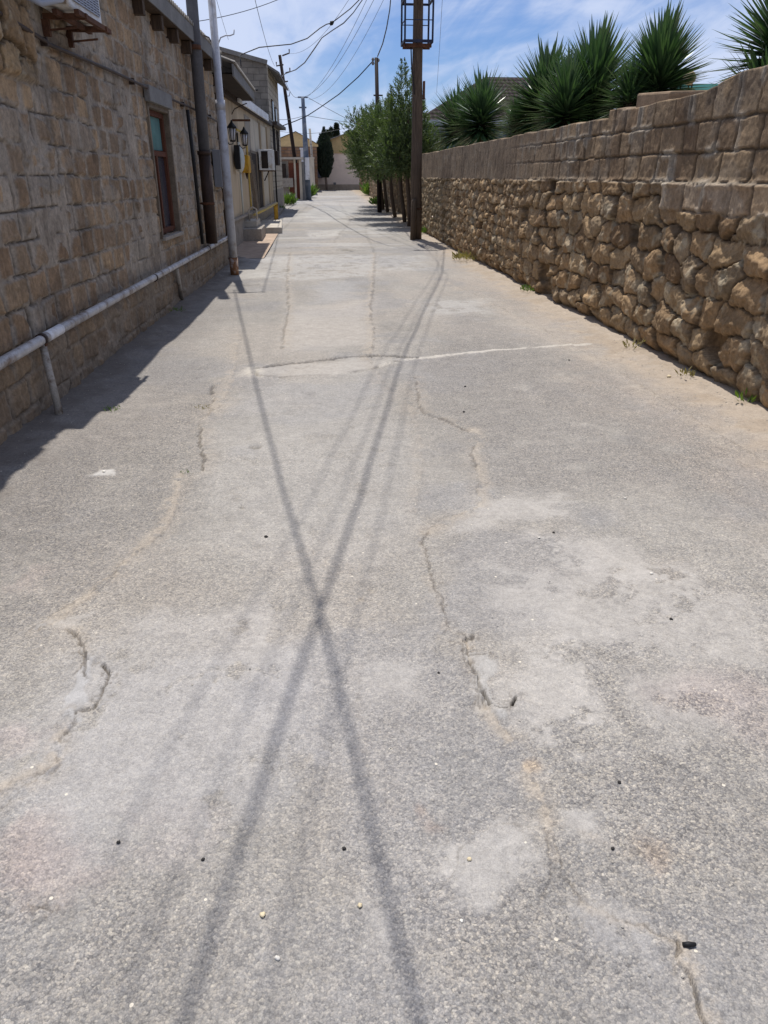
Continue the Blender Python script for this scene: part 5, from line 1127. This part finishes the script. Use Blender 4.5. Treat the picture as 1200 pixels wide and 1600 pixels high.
def yucca(label, p, r, n, seed, tilt=(0, 0), trunk=True):
    rg = random.Random(seed); p = Vector(p); t = thing('yucca', label, 'yucca', (p.x, p.y, gz(p.y)), 'yuccas behind the rubble wall')
    b = MB(); b.tube([(p.x, p.y, gz(p.y)-.1), (p.x+.03, p.y, p.z*.5), (p.x, p.y, p.z+.05)], [.13, .11, .08], 10); b.build('trunk', M['bark'], t)
    V, Fc, A = [], [], []
    for i in range(n):
        f = (i+.5)/n; th = R(3+115*f**.70)+rg.uniform(-.12, .12); a = i*2.39996+rg.uniform(-.25, .25)
        d = Vector((math.sin(th)*math.cos(a), math.sin(th)*math.sin(a), math.cos(th)))+Vector((tilt[0], tilt[1], 0)); d.normalize()
        L_ = r*(rg.uniform(.72, 1.12)+.12*math.sin(a*2+seed))*(1 if th < 1.7 else .85); w = r*.045*rg.uniform(.85, 1.3); side = d.cross(Vector((0, 0, 1))).normalized() if abs(d.z) < .97 else Vector((1, 0, 0)); up = side.cross(d)
        droop = rg.uniform(-.02, .09)*(1.5 if th > 1.5 else 1); s0 = p+Vector((0, 0, -.55*r*f+.1*r))+d*.05*r; base_ = len(V); K = 5; var = rg.random()*.8 if th < 2.0 else .1
        for k in range(K+1):
            g = k/K; c = s0+d*L_*g-Vector((0, 0, droop*L_*g*g)); ww = w*(.75+.6*g-1.35*g*g if k < K else .02); ww = max(ww, w*.03)
            V += [c-side*ww+up*ww*.35, c, c+side*ww+up*ww*.35]
        for k in range(K):
            q = base_+k*3
            for j in (0, 1): Fc.append((q+j, q+j+1, q+j+4, q+j+3)); A.append(var)
    L = Leaves(); L.v, L.f, L.a = V, Fc, A; o = L.build('leaves', M['yucca'], t)
yucca('small leftmost yucca head above the far end of the wall', WX(716, 192, 4.35), .90, 520, 1)
yucca('second yucca from the left, a little taller, touching the small leftmost one', WX(752, 180, 4.45), .92, 560, 2)
yucca('low bushy yucca filling the gap left of the big middle yuccas', WX(808, 192, 4.2), .46, 380, 12)
yucca('big tall yucca head, left one of the middle pair', WX(853, 160, 4.45), .86, 860, 3)
yucca('big yucca head, right one of the middle pair, standing slightly farther', WX(926, 142, 4.75), .88, 860, 4)
yucca('low yucca head under the middle pair, resting over the wall top', WX(885, 165, 4.2), .70, 480, 13)
yucca('wide round yucca head right of the middle pair, with pale shining leaves', WX(1030, 120, 4.5), .67, 820, 5)
yucca('short yucca tuft at the foot of the wide round head, by the loose stone', WX(985, 150, 4.1), .42, 380, 14)
yucca('nearest yucca, partly outside the right edge, long leaves against the sky', WX(1218, 66, 4.6), .68, 360, 6)
yucca('low leaf tuft over the wall top below the nearest yucca', WX(1195, 150, 4.4), .55, 240, 7)
# ------------------------------------------------------------------ houses behind the wall
def blue_house():
    D = 36.0; t = thing('tiled_house', 'blue grey house with a dark tiled hip roof, behind the yuccas', 'house', (9, D, .2))
    e = WY(655, 187, D); rl = WY(765, 122, D+2.2); rr = WY(850, 122, D+2.2)
    x0, x1, ez = e.x, e.x+9.5, e.z
    b = MB(); b.box(x0+.35, x1-.3, D+.3, D+6, .2, ez-.05); b.build('wall', M['bluewall'], t)
    b = MB(); b.box(x0, x1, D-.05, D+.02, ez-.22, ez); b.build('fascia', M['louvre'], t)
    a, c, d, f = Vector((x0, D, ez)), Vector((x1, D, ez)), Vector((x1, D+6.5, ez)), Vector((x0, D+6.5, ez)); r1 = Vector((rl.x, D+3.2, rl.z+.15)); r2 = Vector((rr.x+1.5, D+3.2, rl.z+.15))
    b = MB(); b.quad(a, c, r2, r1); b.quad(c, d, r2); b.quad(d, f, r1, r2); b.quad(f, a, r1); b.build('roof', M['tiles'], t)
    for u0, u1, v0, v1 in ((672, 692, 202, 224),):
        p, q = WY(u0, v0, D+.3), WY(u1, v1, D+.3); g = MB(); g.box(p.x-.08, q.x+.08, D+.24, D+.29, q.z-.08, p.z+.08); w = g.build('window', M['louvre'], t)
        g = MB(); m_ = (p.x+q.x)/2; g.box(p.x, m_-.04, D+.22, D+.236, q.z, p.z); g.build('pane', M['glass_far'], w); g = MB(); g.box(m_+.04, q.x, D+.22, D+.236, q.z, p.z); g.build('pane', M['glass_far'], w)
blue_house()
def turq():
    D = 22.0; p, q = WY(1055, 137, D), WY(1200, 126, D); b = MB(); b.box(p.x, q.x+2, D, D+.15, .2, p.z+.10); tag(b.build('turquoise_fence', M['turq']), 'turquoise sheet fence far behind the wall, seen as a strip under the sky', 'fence')
turq()
def stand():
    D = 14.0; c = WY(1078, 122, D); t = thing('raised_tank', 'pale beige rounded tank on thin dark legs, half hidden by the wide yucca', 'tank', (c.x, D, 0))
    b = MB(); b.tube([c+Vector((-.50, 0, -.02)), c+Vector((-.2, 0, 0)), c+Vector((.04, 0, .0)), c+Vector((.08, 0, .0))], [.07, .10, .10, .06], 14); b.build('tank', M['straw'], t)
    for x in (-.28, -.12, .02, .08):
        b = MB(); b.tube([c+Vector((x, .05, -.08)), (c.x+x, D+.05, 0)], .013, 6); b.build('leg', M['wire'], t)
stand()
# ------------------------------------------------------------------ weeds and ground litter
def weed(label, p, r, h, n, seed, m='weed', grp='weeds along the road edges'):
    rg = random.Random(seed); p = Vector(p); L = Leaves()
    for _ in range(n):
        a = rg.uniform(0, 6.283); q = r*math.sqrt(rg.random()); s = p+Vector((q*math.cos(a), q*math.sin(a), 0)); d = Vector((math.cos(a)*rg.uniform(.1, .9), math.sin(a)*rg.uniform(.1, .9), 1)).normalized(); l = h*rg.uniform(.4, 1.1)
        L.quad(s+d*l*rg.random()*.6, (d+rdir(rg)*.4).normalized(), d.cross(rdir(rg)).normalized(), l*.7, max(.0025, l*.10), rg.random())
    o = L.build('weed', M[m]); return tag(o, label, 'weed', grp)
def gp(u, v): g = G(u, v); g.z = road_z(g.x, g.y); return g
weed('bright green bushy weeds at the end of the juniper row', gp(590, 306)+Vector((.2, 0, 0)), .9, .75, 900, 1)
weed('green weed clump at the foot of the farthest junipers', gp(597, 322), .5, .35, 400, 2)
weed('weed clump growing by the kerb in front of the block house', gp(444, 320), .5, .5, 500, 3)
weed('green bush between the leaning pole and the blue grey pole', gp(474, 309), .5, .7, 500, 4)
weed('weeds at the foot of the dark plinth, nearest the kerb end', gp(426, 330), .45, .25, 300, 5)
weed('small green plant at the foot of the rubble wall near the right edge', gp(1164, 634), .05, .10, 26, 6)
weed('small dry weed at the rubble wall foot, mid way along the stones', gp(1070, 592), .06, .10, 30, 7, 'dryweed')
weed('thin dry weed under the rubble wall, farther than the mid one', gp(985, 548), .07, .12, 30, 8, 'dryweed')
weed('patch of grass at the rubble wall foot where the shade begins', gp(835, 458), .22, .08, 260, 9, 'weed')
weed('low green weeds at the wall foot beside the wooden pole', gp(668, 366), .20, .18, 260, 10, 'weed')
weed('dry grass tuft at the wall foot past the shade strip', gp(735, 408), .35, .16, 300, 11, 'dryweed')
weed('flat green weed on the road by the leaning pipe post', gp(176, 642), .055, .03, 90, 12, 'weed')
weed('yellowish moss tuft at the road crack right of the house shadow', gp(318, 636), .06, .018, 80, 13, 'dryweed')
weed('tiny green tuft on the road crack in front of the house', gp(290, 741), .025, .015, 40, 14, 'weed')
weed('low weeds in the shade at the house foot by the second pipe post', gp(272, 488), .15, .05, 120, 15, 'weed')
# loose grit (uncountable) and a few bigger bits
b = MB(); rg = random.Random(3); k = 0
while k < 1500:
    y = .8+9*rg.random()**1.6; x = rg.uniform(-2.0, 3.25) if rg.random() < .55 else (rg.gauss(3.0, .18) if rg.random() < .6 else hx(y)+abs(rg.gauss(0, .25))+.1)
    if x > 3.25 or x < hx(y)+.06: continue
    s = rg.uniform(.0015, .0042)*(1.6 if x > 2.6 else 1); z = road_z(x, y); i = len(b.v)
    for d in ((1, 0, 0), (0, 1, 0), (-1, 0, 0), (0, -1, 0), (0, 0, .8), (0, 0, -.6)): b.v.append((x+d[0]*s*rg.uniform(.7, 1.5), y+d[1]*s*rg.uniform(.7, 1.5), z+s*.3+d[2]*s))
    for f in ((0, 1, 4), (1, 2, 4), (2, 3, 4), (3, 0, 4), (1, 0, 5), (2, 1, 5), (3, 2, 5), (0, 3, 5)): b.f.append(tuple(i+q for q in f)); b.smooth.append(False)
    k += 1
tag(b.build('grit', M['concrete_pale']), 'loose pale grit scattered over the road', None, None, 'stuff')
M['pebble_y'] = simple('cream_pebble', (.62, .52, .34), .7, .15, 30); M['pebble_k'] = simple('dark_pebble', (.03, .028, .026), .8, .2, 30); M['pebble_w'] = simple('white_pebble', (.72, .68, .6), .7, .1, 30)
def pebble(u, v, r, m, label, sq=.6, st=1.0, grp='pebbles on the road', name='pebble'):
    g = gp(u, v); b = MB(); r *= .62; b.blob((g.x, g.y, g.z+r*sq*.6), r*st, r, r*sq, int(u), .3, 5); tag(b.build(name, M[m]), label, name.replace('_', ' '), grp)
for u, v, r, m, l in ((410, 1429, .011, 'pebble_y', 'round cream pebble near the bottom, left one of a pair'), (562, 1416, .010, 'pebble_y', 'round cream pebble near the bottom, right one of a pair'),
    (733, 1345, .009, 'pebble_y', 'cream pebble on the pale cement patch'), (721, 1440, .007, 'pebble_w', 'white pebble below the pale cement patch'), (433, 1494, .010, 'pebble_w', 'white chip beside the lower cable shadow'),
    (416, 843, .014, 'pebble_k', 'black lump on the road left of the crossing shadows'), (185, 1316, .009, 'pebble_k', 'black pebble at the lower left of the road'), (317, 1342, .008, 'pebble_k', 'black pebble left of the dark cable shadow'),
    (538, 1327, .009, 'pebble_k', 'black pebble between the two lower cable shadows'), (685, 1057, .008, 'pebble_k', 'black pebble left of the tongue shaped crack'), (1048, 972, .010, 'pebble_k', 'black pebble on the pale film at the right'),
    (967, 1228, .009, 'pebble_k', 'black pebble right of the sandy crack'), (957, 1328, .008, 'pebble_k', 'black speck in the round pale patch'), (865, 833, .010, 'pebble_k', 'black pebble at the pale streak'),
    (727, 603, .014, 'pebble_k', 'black pebble on the dark asphalt just below the white line'), (725, 642, .014, 'pebble_k', 'black pebble farther below the white line'), (889, 564, .016, 'pebble_k', 'black pebble under the right end of the white line'),
    (1017, 900, .012, 'pebble_w', 'white shard on the right half of the road'), (977, 780, .012, 'pebble_w', 'white stone on the dark asphalt at the right'), (163, 739, .016, 'pebble_w', 'flat white stone at the left of the road'),
    (842, 842, .010, 'pebble_w', 'white stone chip below the pale streak'), (1045, 590, .03, 'pebble_y', 'pale stone lying at the foot of the rubble wall')):
    pebble(u, v, r, m, l)
g = gp(1076, 1478); b = MB(); b.tube([g+Vector((-.014, .002, .006)), g+Vector((0, 0, .008)), g+Vector((.016, .0, .006))], [.005, .006, .004], 8); tag(b.build('charred_stick', M['black']), 'short charred stick lying at the crack near the bottom right', 'stick')
